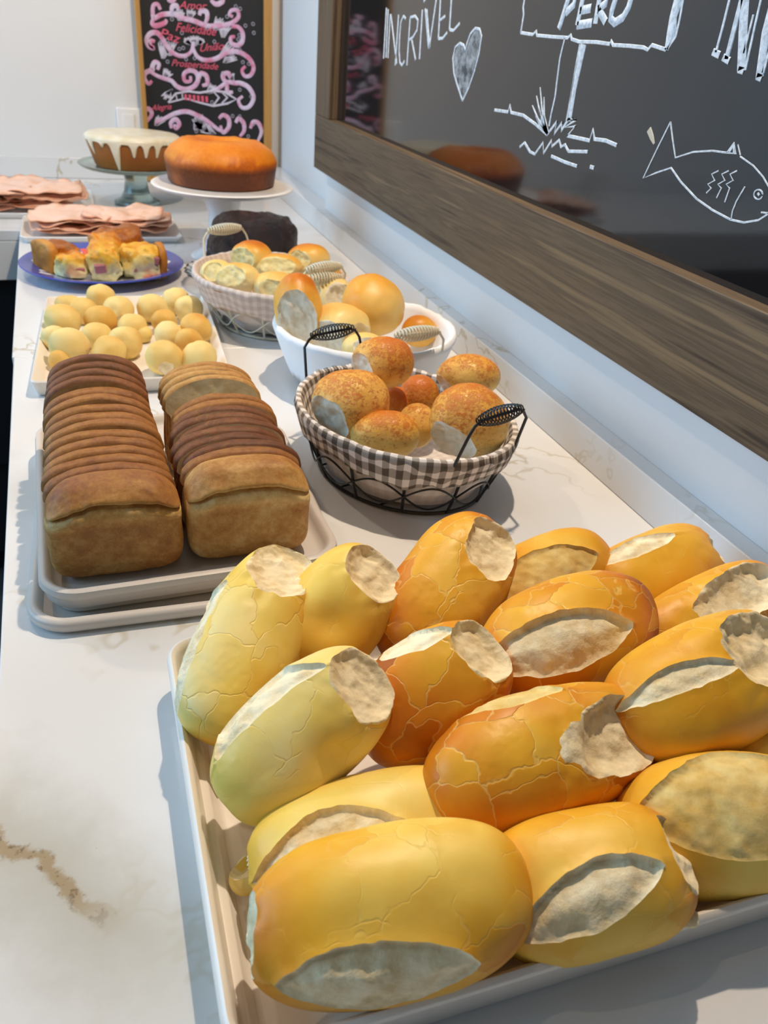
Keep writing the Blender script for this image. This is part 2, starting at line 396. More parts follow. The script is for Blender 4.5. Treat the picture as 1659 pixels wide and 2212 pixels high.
for st in ([[(846, -40), (806, 90), (796, 118)], [(846, -40), (868, -30), (858, 20), (826, 52)]],
           [[(902, -40), (872, 104)], [(872, 104), (934, 94)], [(884, 44), (930, 34)], [(902, -40), (950, -44)]],
           [[(970, -40), (946, 98)], [(970, -40), (1000, -30), (990, 14), (958, 38)], [(962, 40), (990, 92)]],
           [[(1042, -40), (1016, 40), (1010, 78), (1026, 94), (1060, 72), (1084, 30), (1104, -40)]]):
    strokes('chalk_letter', [(s, LW) for s in st])
gr = []
for tx, ty in [(720, 360), (736, 400), (705, 395), (688, 435), (702, 478), (716, 450)]:
    gr.append(([(752, 552), ((tx+752)/2-8, (ty+552)/2), (tx, ty)], [.005, .003, .0012]))
gr += [([(532, 454), (588, 462), (595, 434), (600, 464), (650, 476), (700, 512), (748, 554)], .0038),
       ([(748, 556), (790, 500), (778, 552), (812, 504), (806, 540), (838, 490), (868, 494), (820, 526), (866, 520), (832, 560), (924, 580), (938, 534), (944, 574), (990, 580), (1036, 600)], .004),
       ([(636, 606), (656, 588), (678, 626), (698, 636), (732, 588), (734, 632), (768, 578), (768, 604), (798, 578), (806, 606), (822, 596), (836, 624), (916, 626)], .0036),
       ([(766, 644), (820, 668), (872, 686)], .0036), ([(926, 688), (942, 693)], .0042)]
strokes('chalk_grass', gr)
fs = [([(1258, 503), (1198, 624), (1145, 735), (1200, 712), (1260, 692), (1300, 750), (1365, 820), (1430, 866), (1505, 906), (1560, 918), (1620, 908), (1680, 870)], .0026),
      ([(1258, 503), (1266, 570), (1278, 650), (1350, 627), (1430, 622), (1490, 630)], .0024),
      ([(1545, 645), (1600, 684), (1640, 730), (1680, 800)], .0018), ([(1490, 630), (1520, 588), (1528, 634), (1490, 630)], .002),
      ([(1500, 626), (1518, 600), (1520, 632)], .004), ([(1565, 770), (1530, 830), (1514, 870), (1508, 906)], .0022),
      ([(1536, 596), (1546, 640)], .0016), ([(1632, 876), (1668, 880)], .002),
      ([(1620+18*math.cos(a), 802+20*math.sin(a)) for a in np.linspace(0, 6.6, 16)], .0018), ([(1618, 796), (1624, 806)], .003)]
for dx in (0, 42, 76):
    fs.append(([(1456+dx, 704), (1428+dx, 718), (1440+dx, 744), (1412+dx, 760), (1426+dx, 776), (1406+dx, 796 + dx*.5)], .0022))
strokes('chalk_fish', [(p_, w_*.72) for p_, w_ in fs])
strokes('chalk_letter', [([(1508, -30), (1476, 100), (1445, 216)], .0032), ([(1560, -40), (1522, 110), (1488, 244)], .006), ([(1432, 214), (1460, 228)], .006), ([(1474, 236), (1500, 252)], .006)])
strokes('chalk_letter', [([(1566, -40), (1556, 120), (1549, 288)], .010), ([(1566, 290), (1612, 80), (1640, -40)], .0028), ([(1700, -60), (1650, 130), (1624, 318)], .009), ([(1538, 286), (1560, 292)], .006), ([(1614, 314), (1634, 322)], .006), ([(1560, 220), (1600, 60)], .0024)])
strokes('chalk_letter', [([(1640, 300), (1690, 120), (1740, 300)], .004)])
strokes('paint_chip', [([(1168, 534), (1180, 566), (1190, 594)], [.007, .006, .002])], plain('paint_chip', (206, 196, 176), .6))

# ------------------------------------------------------------------ the small chalkboard standing at the back
YM = 2.50
mc = tag(empty('menu_chalkboard', (.36, YM, 0)), 'tall narrow chalkboard with pink swirls and words in a light wood frame', 'chalkboard')
def mpart(mb, name, mat, **k):
    o = mb.obj(name, mat, mc, **k); o.location = (-.36, -YM, 0); return o
xl, xr = .187, .541; fw = .021; zt = .78
mpart(MB().box((xl, YM, .002), (xl+fw*.6, YM+.03, zt)), 'frame_stile', M['pine'], smooth=False, bevel=.002)
mpart(MB().box((xr-fw*1.05, YM, .002), (xr, YM+.03, zt)), 'frame_stile', M['pine'], smooth=False, bevel=.002)
mpart(MB().box((xl+fw*.6+.0002, YM, .002), (xr-fw*1.05-.0002, YM+.03, .03)), 'frame_rail', M['pine'], smooth=False, bevel=.002)
mpart(MB().box((xl+fw*.6+.0002, YM, zt-.03), (xr-fw*1.05-.0002, YM+.03, zt)), 'frame_rail', M['pine'], smooth=False, bevel=.002)
mpart(MB().box((xl+fw*.5, YM+.012, .02), (xr-fw, YM+.026, zt-.02)), 'board_panel', M['slate'], smooth=False)
LAYER = [0.]
def mpx(x, y): return PY(250+x/3.318, y/3.318, YM+.0118-LAYER[0])
NM = (0, -1, 0)
def msw(name, lst, mat, sm=True):
    mb = MB()
    for pts, w in lst:
        p = curve_pts([mpx(*q) for q in pts], 7) if sm else [mpx(*q) for q in pts]
        n = len(p); ww = [w*(.55+.6*math.sin(math.pi*(.12+.8*i/(n-1)))) for i in range(n)]
        mb.ribbon(p, ww, NM)
    return mpart(mb, name, mat, smooth=False)
S = [[(320, 70), (300, 30), (270, 40), (265, 90), (275, 130), (330, 105), (400, 100), (440, 110), (480, 130), (560, 150), (650, 185), (720, 185), (780, 180), (840, 160), (880, 120), (870, 75), (830, 75), (815, 105), (840, 120)],
     [(270, 130), (262, 170), (290, 185), (350, 165), (365, 140)], [(400, 95), (405, 50), (435, 40), (450, 75)], [(600, 110), (610, 80), (650, 85), (655, 130), (640, 170)],
     [(830, 190), (880, 195), (910, 240), (905, 300), (870, 325), (830, 310), (825, 270), (855, 262)],
     [(280, 300), (255, 290), (245, 320), (270, 345), (235, 330), (222, 280), (250, 240), (295, 235), (330, 270), (360, 320), (400, 370), (450, 398), (500, 398), (540, 370), (556, 310)],
     [(560, 300), (556, 350), (590, 410), (650, 432), (720, 420), (790, 380), (850, 368), (910, 385), (965, 430), (988, 490), (965, 540), (925, 545), (905, 505), (930, 475)],
     [(300, 500), (310, 460), (280, 445), (262, 480), (262, 500), (215, 520), (205, 560), (235, 600), (260, 580)], [(235, 505), (290, 540), (340, 560), (400, 580), (440, 620), (500, 640), (560, 620), (590, 570), (575, 520), (530, 505), (490, 530), (495, 580), (535, 580), (535, 545)],
     [(600, 560), (610, 525), (650, 545), (655, 600), (620, 615)],
     [(680, 655), (740, 630), (800, 590), (850, 595), (900, 598), (955, 630), (988, 700), (955, 765), (905, 770), (880, 720), (910, 690)],
     [(800, 590), (775, 570), (770, 535), (810, 525), (820, 560)], [(800, 600), (800, 660), (840, 660)],
     [(210, 870), (205, 800), (235, 780), (258, 815), (225, 870)], [(285, 880), (350, 850), (430, 812), (510, 800), (590, 830), (660, 870), (730, 925), (790, 950)],
     [(400, 920), (395, 880), (430, 855), (455, 890), (430, 920), (420, 890)], [(740, 850), (770, 825), (808, 850), (810, 910), (770, 950), (750, 900)],
     [(860, 880), (880, 850), (915, 880), (920, 935), (890, 980)], [(965, 920), (985, 875), (1025, 885), (1045, 945), (1020, 1010)], [(680, 0), (720, 30), (765, 10), (760, -30)], [(370, -5), (400, 5), (430, -10)]]
LAYER[0] = .0008
for k, s in enumerate(S): LAYER[0] = .0008+.00006*k; msw('chalk_swirl', [(s, .0105)], M['pink'])
LAYER[0] = .0001; fan = MB(); rnd = random.Random(3)
for (cx, cy, ang, ln) in [(450, 150, -1.4, 90), (520, 140, -1.2, 80), (700, 220, -.9, 110), (760, 270, -1.3, 110), (330, 420, -1.3, 120), (380, 400, -1.5, 120), (770, 450, -.7, 110), (740, 400, -.5, 120), (340, 570, -1.0, 80), (390, 640, 2.0, 80), (650, 670, -.7, 90), (280, 900, -.9, 80), (560, 930, -1.0, 100), (600, 930, -1.7, 110), (650, 950, -2.2, 110), (700, 960, -2.5, 100), (830, 580, -1.7, 60), (560, 330, -1.6, 80), (530, 320, -2.2, 60), (590, 320, -.9, 60)]:
    for k in range(7):
        a = ang+(k-3)*.16; l = ln*rnd.uniform(.8, 1.05)
        fan.ribbon([mpx(cx+3*k, cy), mpx(cx+l*.55*math.cos(a), cy+l*.55*math.sin(a)), mpx(cx+l*math.cos(a), cy+l*math.sin(a))], [.002, .005, .0022], NM)
tag(mpart(fan, 'chalk_feathering', M['lilac'], smooth=False), kind='stuff')
LAYER[0] = .0024
msw('chalk_ribbon', [([(375, 735), (430, 670), (520, 655), (600, 665), (700, 650), (780, 660), (865, 712), (800, 742), (700, 760), (600, 735), (500, 705), (380, 735)], .005), ([(430, 672), (440, 715)], .004), ([(475, 660), (480, 712)], .004), ([(700, 655), (740, 700), (700, 755)], .005), ([(760, 660), (800, 700), (760, 740)], .005)], M['lilac'], False)
LAYER[0] = .0032
msw('chalk_lettering', [([(500+i*30, 675+i*3), (504+i*30, 718+i*3)], .009) for i in range(6)], M['rose'], False)
dots = MB()
for _ in range(34):
    x, y = rnd.uniform(215, 1050), rnd.uniform(20, 990); c = mpx(x, y)
    dots.tube([c+np.array([.004*math.cos(a), -.0004, .004*math.sin(a)]) for a in np.linspace(0, 2*math.pi, 9)[:-1]], .0006, 4, True)
tag(mpart(dots, 'chalk_dots', M['lilac'], smooth=False), kind='stuff')
LAYER[0] = .0034
def words(txt, x0, y0, x1, y1, shear=.35):
    cu = bpy.data.curves.new('chalk_word', 'FONT'); cu.body = txt; cu.shear = shear; cu.extrude = .004; cu.offset = .004; cu.resolution_u = 3
    tmp = bpy.data.objects.new('tmp', cu); C.objects.link(tmp)
    dg = bpy.context.evaluated_depsgraph_get(); me = bpy.data.meshes.new_from_object(tmp.evaluated_get(dg))
    co_ = np.zeros(len(me.vertices)*3); me.vertices.foreach_get('co', co_); co_ = co_.reshape(-1, 3)
    bpy.data.objects.remove(tmp); bpy.data.curves.remove(cu)
    mn, mx = co_.min(0), co_.max(0); out = np.zeros_like(co_)
    for i, v in enumerate(co_):
        u = (v[0]-mn[0])/(mx[0]-mn[0]); w = 1-(v[1]-mn[1])/(mx[1]-mn[1])
        q = mpx(x0+u*(x1-x0), y0[0]+u*(y0[1]-y0[0])+w*(y1-y0[0])); out[i] = q+np.array([0, -.0006-v[2]*.05, 0])
    me.vertices.foreach_set('co', out.ravel()); me.name = 'chalk_word'; me.materials.clear(); me.materials.append(M['rose'])
    o = bpy.data.objects.new('chalk_word', me); C.objects.link(o); o.parent = mc; o.location = (-.36, -YM, 0)
words('Amor', 450, (6, 14), 655, 62)
words('Felicidade', 430, (160, 196), 720, 222)
words('Paz', 315, (195, 250), 465, 262)
words('União', 605, (318, 300), 775, 372)
words('Prosperidade', 400, (424, 452), 735, 488)
words('Alegria', 255, (752, 742), 400, 806)

# ------------------------------------------------------------------ dough: rolls and buns with slashes and torn faces
def frame_view(A, B):
    """axes of a roll lying from A to B: along it, across it, and towards the lens side"""
    A, B = np.array(A, float), np.array(B, float); Mi = (A+B)/2; ex = nrm(B-A); vd = nrm(Mi-CAM)
    ez = -nrm(vd-ex*np.dot(vd, ex)); ey = np.cross(ez, ex); return Mi, ex, ey, ez
def dough(name, Mi, ex, ey, ez, hl, ry, rz, p=2.5, q=2.15, taper=0., bend=0., arch=0., lump=.075, lfreq=20, cuts=(), slashes=(), dents=(),
          toast=.42, tvar=.38, tend=.24, tup=0., ty=0., crack=.6, mat='crust', crumb='crumb', nu=72, nv=84, seed=0, tornname='torn_crumb'):
    Rm = np.array([ex, ey, ez])                       # local -> world: v @ Rm
    U = np.linspace(.03, math.pi-.03, nu); Tv = np.linspace(0, 2*math.pi, nv, endpoint=False)
    c = -np.cos(U); s = np.sign(c)*np.abs(c)**(2/p); rr = np.abs(np.sin(U))**(2/p)
    ct, st = np.cos(Tv), np.sin(Tv); cy = np.sign(ct)*np.abs(ct)**(2/q); sz = np.sign(st)*np.abs(st)**(2/q)
    tp = (1+taper*s)
    X = np.repeat((hl*s)[:, None], nv, 1); Y = ry*(rr*tp)[:, None]*cy[None]; Z = rz*(rr*tp)[:, None]*sz[None]
    Y = Y+bend*(s**2)[:, None]; Z = Z+arch*(s**2)[:, None]
    V = np.stack([X, Y, Z], -1).reshape(-1, 3)
    nrmv = np.stack([np.sign(V[:, 0])*np.abs(V[:, 0]/hl)**(p-1)/hl, V[:, 1]/ry**2, V[:, 2]/rz**2], 1)
    nrmv /= np.linalg.norm(nrmv, axis=1)[:, None]+1e-9
    V = V+nrmv*(lump*min(ry, rz)*(noise(V, lfreq, seed, 2)+.28*np.abs(noise(V, lfreq*2.6, seed+2))))[:, None]
    for (dx, dy, dz, rad, dep) in dents:              # soft dents at a local point given in fractions of the half sizes
        cpt = np.array([dx*hl, dy*ry, dz*rz]); w = np.exp(-((V-cpt)**2).sum(1)/rad**2); V = V-nrmv*(dep*w)[:, None]
    regs = []                                          # signed functions, positive inside the opening
    def loc(px, py, zf):
        d = ray(px, py); o = Mi+ez*zf; t = np.dot(o-CAM, ez)/np.dot(d, ez); w = CAM+t*d-Mi
        return np.array([np.dot(w, ex), np.dot(w, ey)])
    jit = noise(V, 150, seed+3, 2); jit2 = noise(V, 70, seed+4, 2)
    for sl in slashes:
        x1, y1, x2, y2, wpx, bpx_ = sl[:6]; dep = sl[6]*.55 if len(sl) > 6 else .003; bul = sl[7] if len(sl) > 7 else .004
        a, b = loc(x1, y1, rz*.75), loc(x2, y2, rz*.75); mid = (a+b)/2; ln = np.linalg.norm(b-a)/2; t = (b-a)/(2*ln); n2 = np.array([-t[1], t[0]])
        k = depth(Mi)/F; hw = wpx*k/2; bd = bpx_*k
        if np.dot(n2, loc(x1, y1-50, rz*.75)-a) < 0: n2 = -n2        # n2 points up in the picture
        dl = V[:, :2]-mid; al = (dl @ t)/ln; pe = dl @ n2; e = np.clip(1-al**2, -1, 1)
        f = hw*np.sign(e)*np.abs(e)**.8 - np.abs(pe-bd*e) + jit*.0012+jit2*.0012
        f = np.where(V[:, 2] > -.15*rz, f, -1.); regs.append((f, ('slash', dep, bul, hw, pe-bd*e)))
    vz = -nrm(Mi-CAM); vx = nrm(ex-vz*np.dot(ex, vz)); vy = np.cross(vz, vx)
    for cu in cuts:                                    # directions: along the roll as seen, across it, towards the viewer
        d = nrm(Rm @ (cu[0][0]*vx+cu[0][1]*vy+cu[0][2]*vz)); fr = cu[1]; dep = cu[2] if len(cu) > 2 else .004
        pr = V @ d; off = fr*pr.max(); f = pr-off+jit*.0010+jit2*.0018*min(1., rz/.03); regs.append((f, ('cut', dep, d, off)))
    idx = np.arange(nu*nv).reshape(nu, nv)
    E_ = np.concatenate([np.stack([idx[:-1].ravel(), idx[1:].ravel()], 1), np.stack([idx.ravel(), np.roll(idx, -1, 1).ravel()], 1),
                         np.stack([idx[:-1].ravel(), np.roll(idx, -1, 1)[1:].ravel()], 1)])
    V0 = V.copy()
    for (f, info) in regs:                             # pull the nearest vertices onto the outline of the opening
        i, j = E_[:, 0], E_[:, 1]; cr = (f[i]*f[j]) < 0; i, j = i[cr], j[cr]
        sw = np.abs(f[i]) > np.abs(f[j]); i, j = np.where(sw, j, i), np.where(sw, i, j); w = f[i]/(f[i]-f[j])
        o_ = np.argsort(-w); i, j, w = i[o_], j[o_], w[o_]
        V[i] = V0[i]+w[:, None]*(V0[j]-V0[i]); f[i] = 0
    for (f, info) in regs:
        if info[0] == 'slash':
            _, dep, bul, hw, sg = info; ins = f > 0
            dsp = np.zeros(len(f)); fn = noise(V0, 120, seed+9, 3)
            dsp[ins] = -.36*dep*sstep(f[ins]/.003)*(1+.8*np.clip(sg[ins]/hw, -1, 1))+.30*bul*sstep(f[ins]/(hw+1e-6))+.0020*fn[ins]*sstep(f[ins]/.003)
            lip = (~ins) & (f > -.02); dsp[lip] += np.where(sg[lip] > 0, .0022, .0009)*np.exp(f[lip]/.0045)
            V = V+nrmv*dsp[:, None]
        else:
            _, dep, d, off = info; ins = f > 0; mx = f.max(); fn = noise(V0, 90, seed+5, 3)
            h = (V[ins] @ d)-off; g = sstep(f[ins]/mx/.7)
            V[ins] = V[ins]-d[None]*(h-(-dep*g+.0042*min(1., rz/.03)*fn[ins]*sstep(f[ins]/mx/.12)))[:, None]
            nb = (~ins) & (f > -.012); V[nb] = V[nb]+nrmv[nb]*(.0012*noise(V0[nb], 140, seed+8)*np.exp(f[nb]/.004))[:, None]
    q_ = np.stack([idx[:-1], np.roll(idx, -1, 1)[:-1], np.roll(idx, -1, 1)[1:], idx[1:]], -1).reshape(-1, 4)
    tris = np.concatenate([q_[:, [0, 1, 2]], q_[:, [0, 2, 3]]])
    lab = np.zeros(len(tris), int)
    for k, (f, info) in enumerate(regs): lab = np.where(f[tris].sum(1) > 1e-9, k+1, lab)
    wz = (nrmv @ Rm)[:, 2]
    T = toast+tvar*noise(V0, 16, seed+21, 3)+tend*np.abs(V0[:, 0]/hl)**3+tup*wz+ty*V0[:, 1]/ry
    Ck = np.full(len(V), crack)
    def build(nm, sel, mt, parent, caps=()):
        tf = tris[sel]; us, inv = np.unique(tf, return_inverse=True); inv = inv.reshape(tf.shape)
        fl = [tuple(t) for t in inv]
        mp = {u: i for i, u in enumerate(us)} if caps else None
        for cp in caps: fl.append(tuple(mp[v] for v in cp))
        return mesh_obj(nm, V[us], fl, mt, parent, True, {'toast': T[us], 'crack': Ck[us]})
    def mats(x): return M[x] if isinstance(x, str) else x
    capA, capB = tuple(idx[0][::-1]), tuple(idx[-1])
    def in_reg(cp):
        for k, (f, info) in enumerate(regs):
            if f[list(cp)].mean() > 0: return k+1
        return 0
    cl = {0: [], **{k+1: [] for k in range(len(regs))}}
    for cp in (capA, capB): cl[in_reg(cp)].append(cp)
    def okcaps(l, sel):
        us = set(np.unique(tris[sel]).tolist()); return [c for c in l if all(v in us for v in c)]
    root = build(name, lab == 0, mats(mat), None, okcaps(cl[0], lab == 0))
    root.matrix_world = Matrix([[*Rm.T[i], Mi[i]] for i in range(3)]+[[0, 0, 0, 1]])
    for k, (f, info) in enumerate(regs):
        if (lab == k+1).sum() > 4:
            nm = 'slash_crumb' if info[0] == 'slash' else tornname
            cm = crumb[k] if isinstance(crumb, (list, tuple)) else crumb
            build(nm, lab == k+1, mats(cm), root, okcaps(cl[k+1], lab == k+1))
    return root
def roll(name, a, b, wpx, kd=.82, **k):
    """a roll given by the photo positions of its two ends (x, y, height) and its visible width"""
    A, B = P(*a), P(*b); Mi, ex, ey, ez = frame_view(A, B); r = wpx/2*depth(Mi)/F
    return dough(name, Mi, ex, ey, ez, np.linalg.norm(B-A)/2, r, r*kd, **k)
def bun(name, px, py, z, wpx, hpx=None, kd=.95, rot=0., **k):
    Mi = P(px, py, z); vd = nrm(Mi-CAM); ex = nrm(RW @ np.array([math.cos(rot), math.sin(rot), 0])); ez = -nrm(vd-ex*np.dot(vd, ex)); ex = nrm(ex-ez*np.dot(ex, ez)); ey = np.cross(ez, ex)
    s = depth(Mi)/F; a = wpx/2*s; b = (hpx or wpx)/2*s
    k.setdefault('p', 2.1); k.setdefault('q', 2.05); k.setdefault('nu', 40); k.setdefault('nv', 48); k.setdefault('tend', 0.)
    return dough(name, Mi, ex, ey, ez, a, b, (a+b)/2*kd, **k)

# ------------------------------------------------------------------ trays
def rrect(x0, x1, y0, y1, r, n=8):
    r = max(r, .0005); out = []
    for cx, cy, a0 in ((x1-r, y1-r, 0), (x0+r, y1-r, 90), (x0+r, y0+r, 180), (x1-r, y0+r, 270)):
        for k in range(n+1):
            a = math.radians(a0+90*k/n); out.append((cx+r*math.cos(a), cy+r*math.sin(a)))
    return out
def tray_mesh(x0, x1, y0, y1, r, rings, n=8):
    mb = MB(); V = []; L = None
    for ins, z in rings:
        lp = rrect(x0+ins, x1-ins, y0+ins, y1-ins, r-ins, n); L = len(lp); V += [(x, y, z) for x, y in lp]
    Fc = [(i*L+k, i*L+(k+1) % L, (i+1)*L+(k+1) % L, (i+1)*L+k) for i in range(len(rings)-1) for k in range(L)]
    Fc += [tuple(range(L-1, -1, -1)), tuple(range((len(rings)-1)*L, len(rings)*L))]
    mb.add(V, Fc); return mb
def tray(name, cx, cy, w, d, r, rings, rz, mat):
    o = tray_mesh(-w/2, w/2, -d/2, d/2, r, rings).obj(name, mat, None, True, sharp=50); o.location = (cx, cy, 0); o.rotation_euler = (0, 0, rz); return o

TX0, TX1, TY0, TY1 = .0215, .506, .174, .463
bt = tray('bread_tray', (TX0+TX1)/2, (TY0+TY1)/2, TX1-TX0, TY1-TY0, .022,
          [(.010, .0005), (.008, .003), (.003, .028), (.0008, .033), (.0014, .0355), (.004, .037), (.0062, .0355), (.0075, .032), (.0105, .018), (.0145, .0172), (.0158, .0155), (.0195, .0062), (.023, .005)], math.radians(-.7), M['tray'])
tag(bt, 'white rectangular tray heaped with crusty bread rolls, nearest on the counter', 'tray')

G = 'crusty bread rolls on the white tray'
def R_(label, a, b, w, **k):
    s = R_.n = R_.n+1
    k['toast'] = k['toast']+.08
    k.setdefault('nu', 116); k.setdefault('nv', 132); k.setdefault('seed', s*7)
    return tag(roll('bread_roll', a, b, w, **k), label, 'bread roll', G)
R_.n = 0
R_('smooth golden roll with a long open slash along its front, nearest to the tray corner', (524, 2030, .052), (1142, 1905, .06), 352, slashes=[(592, 2126, 1042, 2078, 120, 0, .006, .007)], cuts=[((-.9, .1, .25), .93, .003)],
   toast=.36, tvar=.34, ty=-.04, crack=.4, p=2.6, kd=.8, taper=.03)
R_('pale roll with a grey slash, half hidden behind the nearest golden roll', (538, 1880, .036), (1044, 1745, .042), 270, slashes=[(552, 1905, 885, 1788, 120, 26, .006, .005)], cuts=[((-1, .0, -.2), .96, .003)],
   toast=.2, tvar=.18, crack=.15, p=2.5, kd=.72)
R_('golden roll split open on its front, overhanging the front tray rim', (1046, 1955, .044), (1482, 1855, .054), 305, slashes=[(1120, 2030, 1425, 1868, 118, 10, .009, .008)], cuts=[((.85, .1, .3), .90, .002)],
   toast=.38, tvar=.34, crack=.35, p=2.7, kd=.8)
R_('roll lying upside down with a pale blistered underside, at the right tray end', (1340, 1800, .046), (1790, 1760, .05), 290, slashes=[(1380, 1765, 1830, 1740, 210, 10, .002, .0012)],
   toast=.34, tvar=.32, crack=.2, p=2.6, kd=.78, crumb='bottom')
R_('pale roll leaning upright in the far left tray corner, torn at its tip', (440, 1600, .034), (630, 1192, .088), 222, slashes=[(392, 1520, 500, 1245, 46, 36, .003, .003)], cuts=[((.72, .05, .66), .80, .004)],
   toast=.20, tvar=.4, tend=.02, ty=-.1, crack=.75, p=2.6, kd=.8)
R_('pale roll with a ragged white torn end, standing in front of the corner roll', (486, 1745, .042), (815, 1440, .096), 255, slashes=[(468, 1640, 705, 1440, 64, 42, .006, .004)], cuts=[((.62, -.1, .78), .80, .004)],
   toast=.17, tvar=.32, tend=.06, crack=.5, p=2.6, kd=.8, dents=[(.1, -.62, .7, .013, .005)])
R_('yellow roll with a torn top and a dented pale side, second along the far rim', (632, 1455, .036), (820, 1200, .088), 220, cuts=[((.66, -.12, .72), .80, .005)], dents=[(-.3, .0, 1., .014, .005)],
   toast=.34, tvar=.34, crack=.3, p=2.6, kd=.8)
R_('deep golden roll pointing up with a torn white tip, third along the far rim', (850, 1425, .038), (1066, 1140, .088), 228, cuts=[((.68, -.2, .68), .84, .006)], toast=.52, tvar=.32, crack=.7, p=2.6, kd=.8)
R_('orange brown crackled roll with a torn tip, in the middle of the heap', (778, 1606, .046), (1080, 1392, .088), 246, cuts=[((.72, .12, .66), .82, .006)], slashes=[(828, 1424, 985, 1362, 40, 8, .004, .003)], toast=.66, tvar=.32, tend=.05, crack=1., p=2.6, kd=.8)
R_('roll turned over to show its rough baked underside, at the far side of the tray', (1005, 1350, .036), (1300, 1190, .058), 198, slashes=[(1050, 1325, 1285, 1200, 110, 10, .002, .0012)], toast=.52, tvar=.32, crack=.2, p=2.8, kd=.85, crumb='bottom')
R_('brown crackled roll burst wide open to its crumb, on top of the heap', (1048, 1448, .066), (1398, 1308, .076), 252, slashes=[(1058, 1432, 1356, 1352, 120, 2, .010, .010)], toast=.62, tvar=.32, crack=1., p=2.3, kd=.85)
R_('brown crackled roll with a round white torn end facing the front', (922, 1722, .060), (1398, 1562, .068), 280, cuts=[((.62, -.05, .78), .84, .007)], slashes=[(985, 1540, 1235, 1488, 44, 12, .001, .002)], toast=.58, tvar=.34, crack=1., p=2.4, kd=.85, crumb=['bottom', 'crumb'])
R_('smooth golden roll with a narrow slash along its top, farthest corner by the upstand', (1290, 1312, .036), (1532, 1188, .052), 198, slashes=[(1302, 1218, 1462, 1156, 36, 4, .004, .002)], cuts=[((1, .0, .1), .95, .003)], toast=.46, tvar=.18, crack=.25, p=2.6, kd=.85)
R_('golden roll ending in a round grey torn end, right far side of the heap', (1375, 1408, .046), (1672, 1256, .072), 176, cuts=[((.66, .12, .74), .80, .006)], toast=.48, tvar=.32, crack=.5, p=2.6, kd=.85)
R_('big golden roll with a narrow slash and a torn end, right side of the heap', (1332, 1585, .07), (1690, 1392, .09), 276, slashes=[(1358, 1524, 1590, 1444, 56, 14, .006, .004)], cuts=[((.8, .1, .6), .80, .008)], toast=.44, tvar=.32, crack=.35, p=2.6, kd=.8)
R_('brown roll mostly hidden under the big golden roll at the right', (1555, 1650, .034), (1800, 1530, .046), 220, toast=.6, tvar=.15, crack=.4, kd=.8)
R_('small roll with a torn white tip peeking out above the upside down roll', (1560, 1655, .05), (1840, 1580, .052), 116, cuts=[((-.7, .0, .72), .82, .005)], toast=.42, tvar=.32, crack=.3, kd=.9)
sc = bun('crust_scrap', 540, 1880, .020, 80, 110, kd=.6, rot=.5, cuts=[((-.6, .5, .6), .25, .006)], toast=.3, crack=.2, lump=.3, lfreq=60)
tag(sc, 'torn scrap of crust beside the pale roll at the left tray rim', 'crust scrap')
sc = bun('crumb_scrap', 1486, 1984, .041, 44, 40, kd=.8, lump=.5, lfreq=150, mat='crumb')
tag(sc, 'small white crumb scrap on the front tray rim', 'crumb')

# ------------------------------------------------------------------ loaves on the stacked lids
rings = [(.006, .0005), (.002, .002), (.0, .005), (.0, .010), (.0025, .0125), (.007, .0125), (.009, .011), (.012, .0042), (.016, .0035)]
o = tray('lid_tray', .062, .700, .262, .346, .034, rings, math.radians(-1.6), M['plastic']); tag(o, 'greige plastic lid underneath the lid that holds the sliced loaves', 'tray', 'stacked lid trays')
rings = [(.012, .0050), (.011, .012), (.006, .0128), (.004, .015), (.004, .022), (.0015, .0235), (.0, .026), (.0012, .0305), (.0045, .032), (.008, .0305), (.0105, .026), (.013, .0215), (.018, .0205)]
o = tray('lid_tray', .0575, .704, .246, .322, .032, rings, math.radians(1.6), M['plastic']); tag(o, 'greige plastic lid holding the two sliced loaves, upper one of two', 'tray', 'stacked lid trays')

TS = [(0., srgb(226, 202, 146)), (.3, srgb(196, 152, 88)), (.55, srgb(164, 112, 54)), (.8, srgb(130, 80, 44)), (1., srgb(98, 58, 34))]
M['loaf'] = m_crust('loaf_crust', TS, .4, .6, speck=.8)
M['loaf_crumb'] = m_crumb('loaf_crumb', (240, 226, 190), (222, 196, 144), 150, .001)
M['brown_crumb'] = m_crumb('wholemeal_crumb', (206, 176, 126), (172, 134, 84), 150, .001)
def slice_profile(w, h, n=72, seed=0):
    out = []
    hw = w/2; sh = h*.66                       # shoulder height
    r = .010
    pts = [(0, 0), (hw-r, 0), (hw-.003, .003), (hw, r), (hw-.001, sh*.6), (hw-.0025, sh*.90), (hw+.0020, sh*1.02), (hw+.0020, sh*1.08)]
    top = [((hw+.0020)*math.cos(a), sh*1.08+(h-sh*1.08)*math.sin(a)**.9) for a in np.linspace(.22, math.pi/2, 12)]
    half = curve_pts([(x, z) for x, z in pts+top], 4)
    half = [(float(p[0]), float(p[1])) for p in half]
    return half+[(-x, z) for x, z in reversed(half[1:-1])]
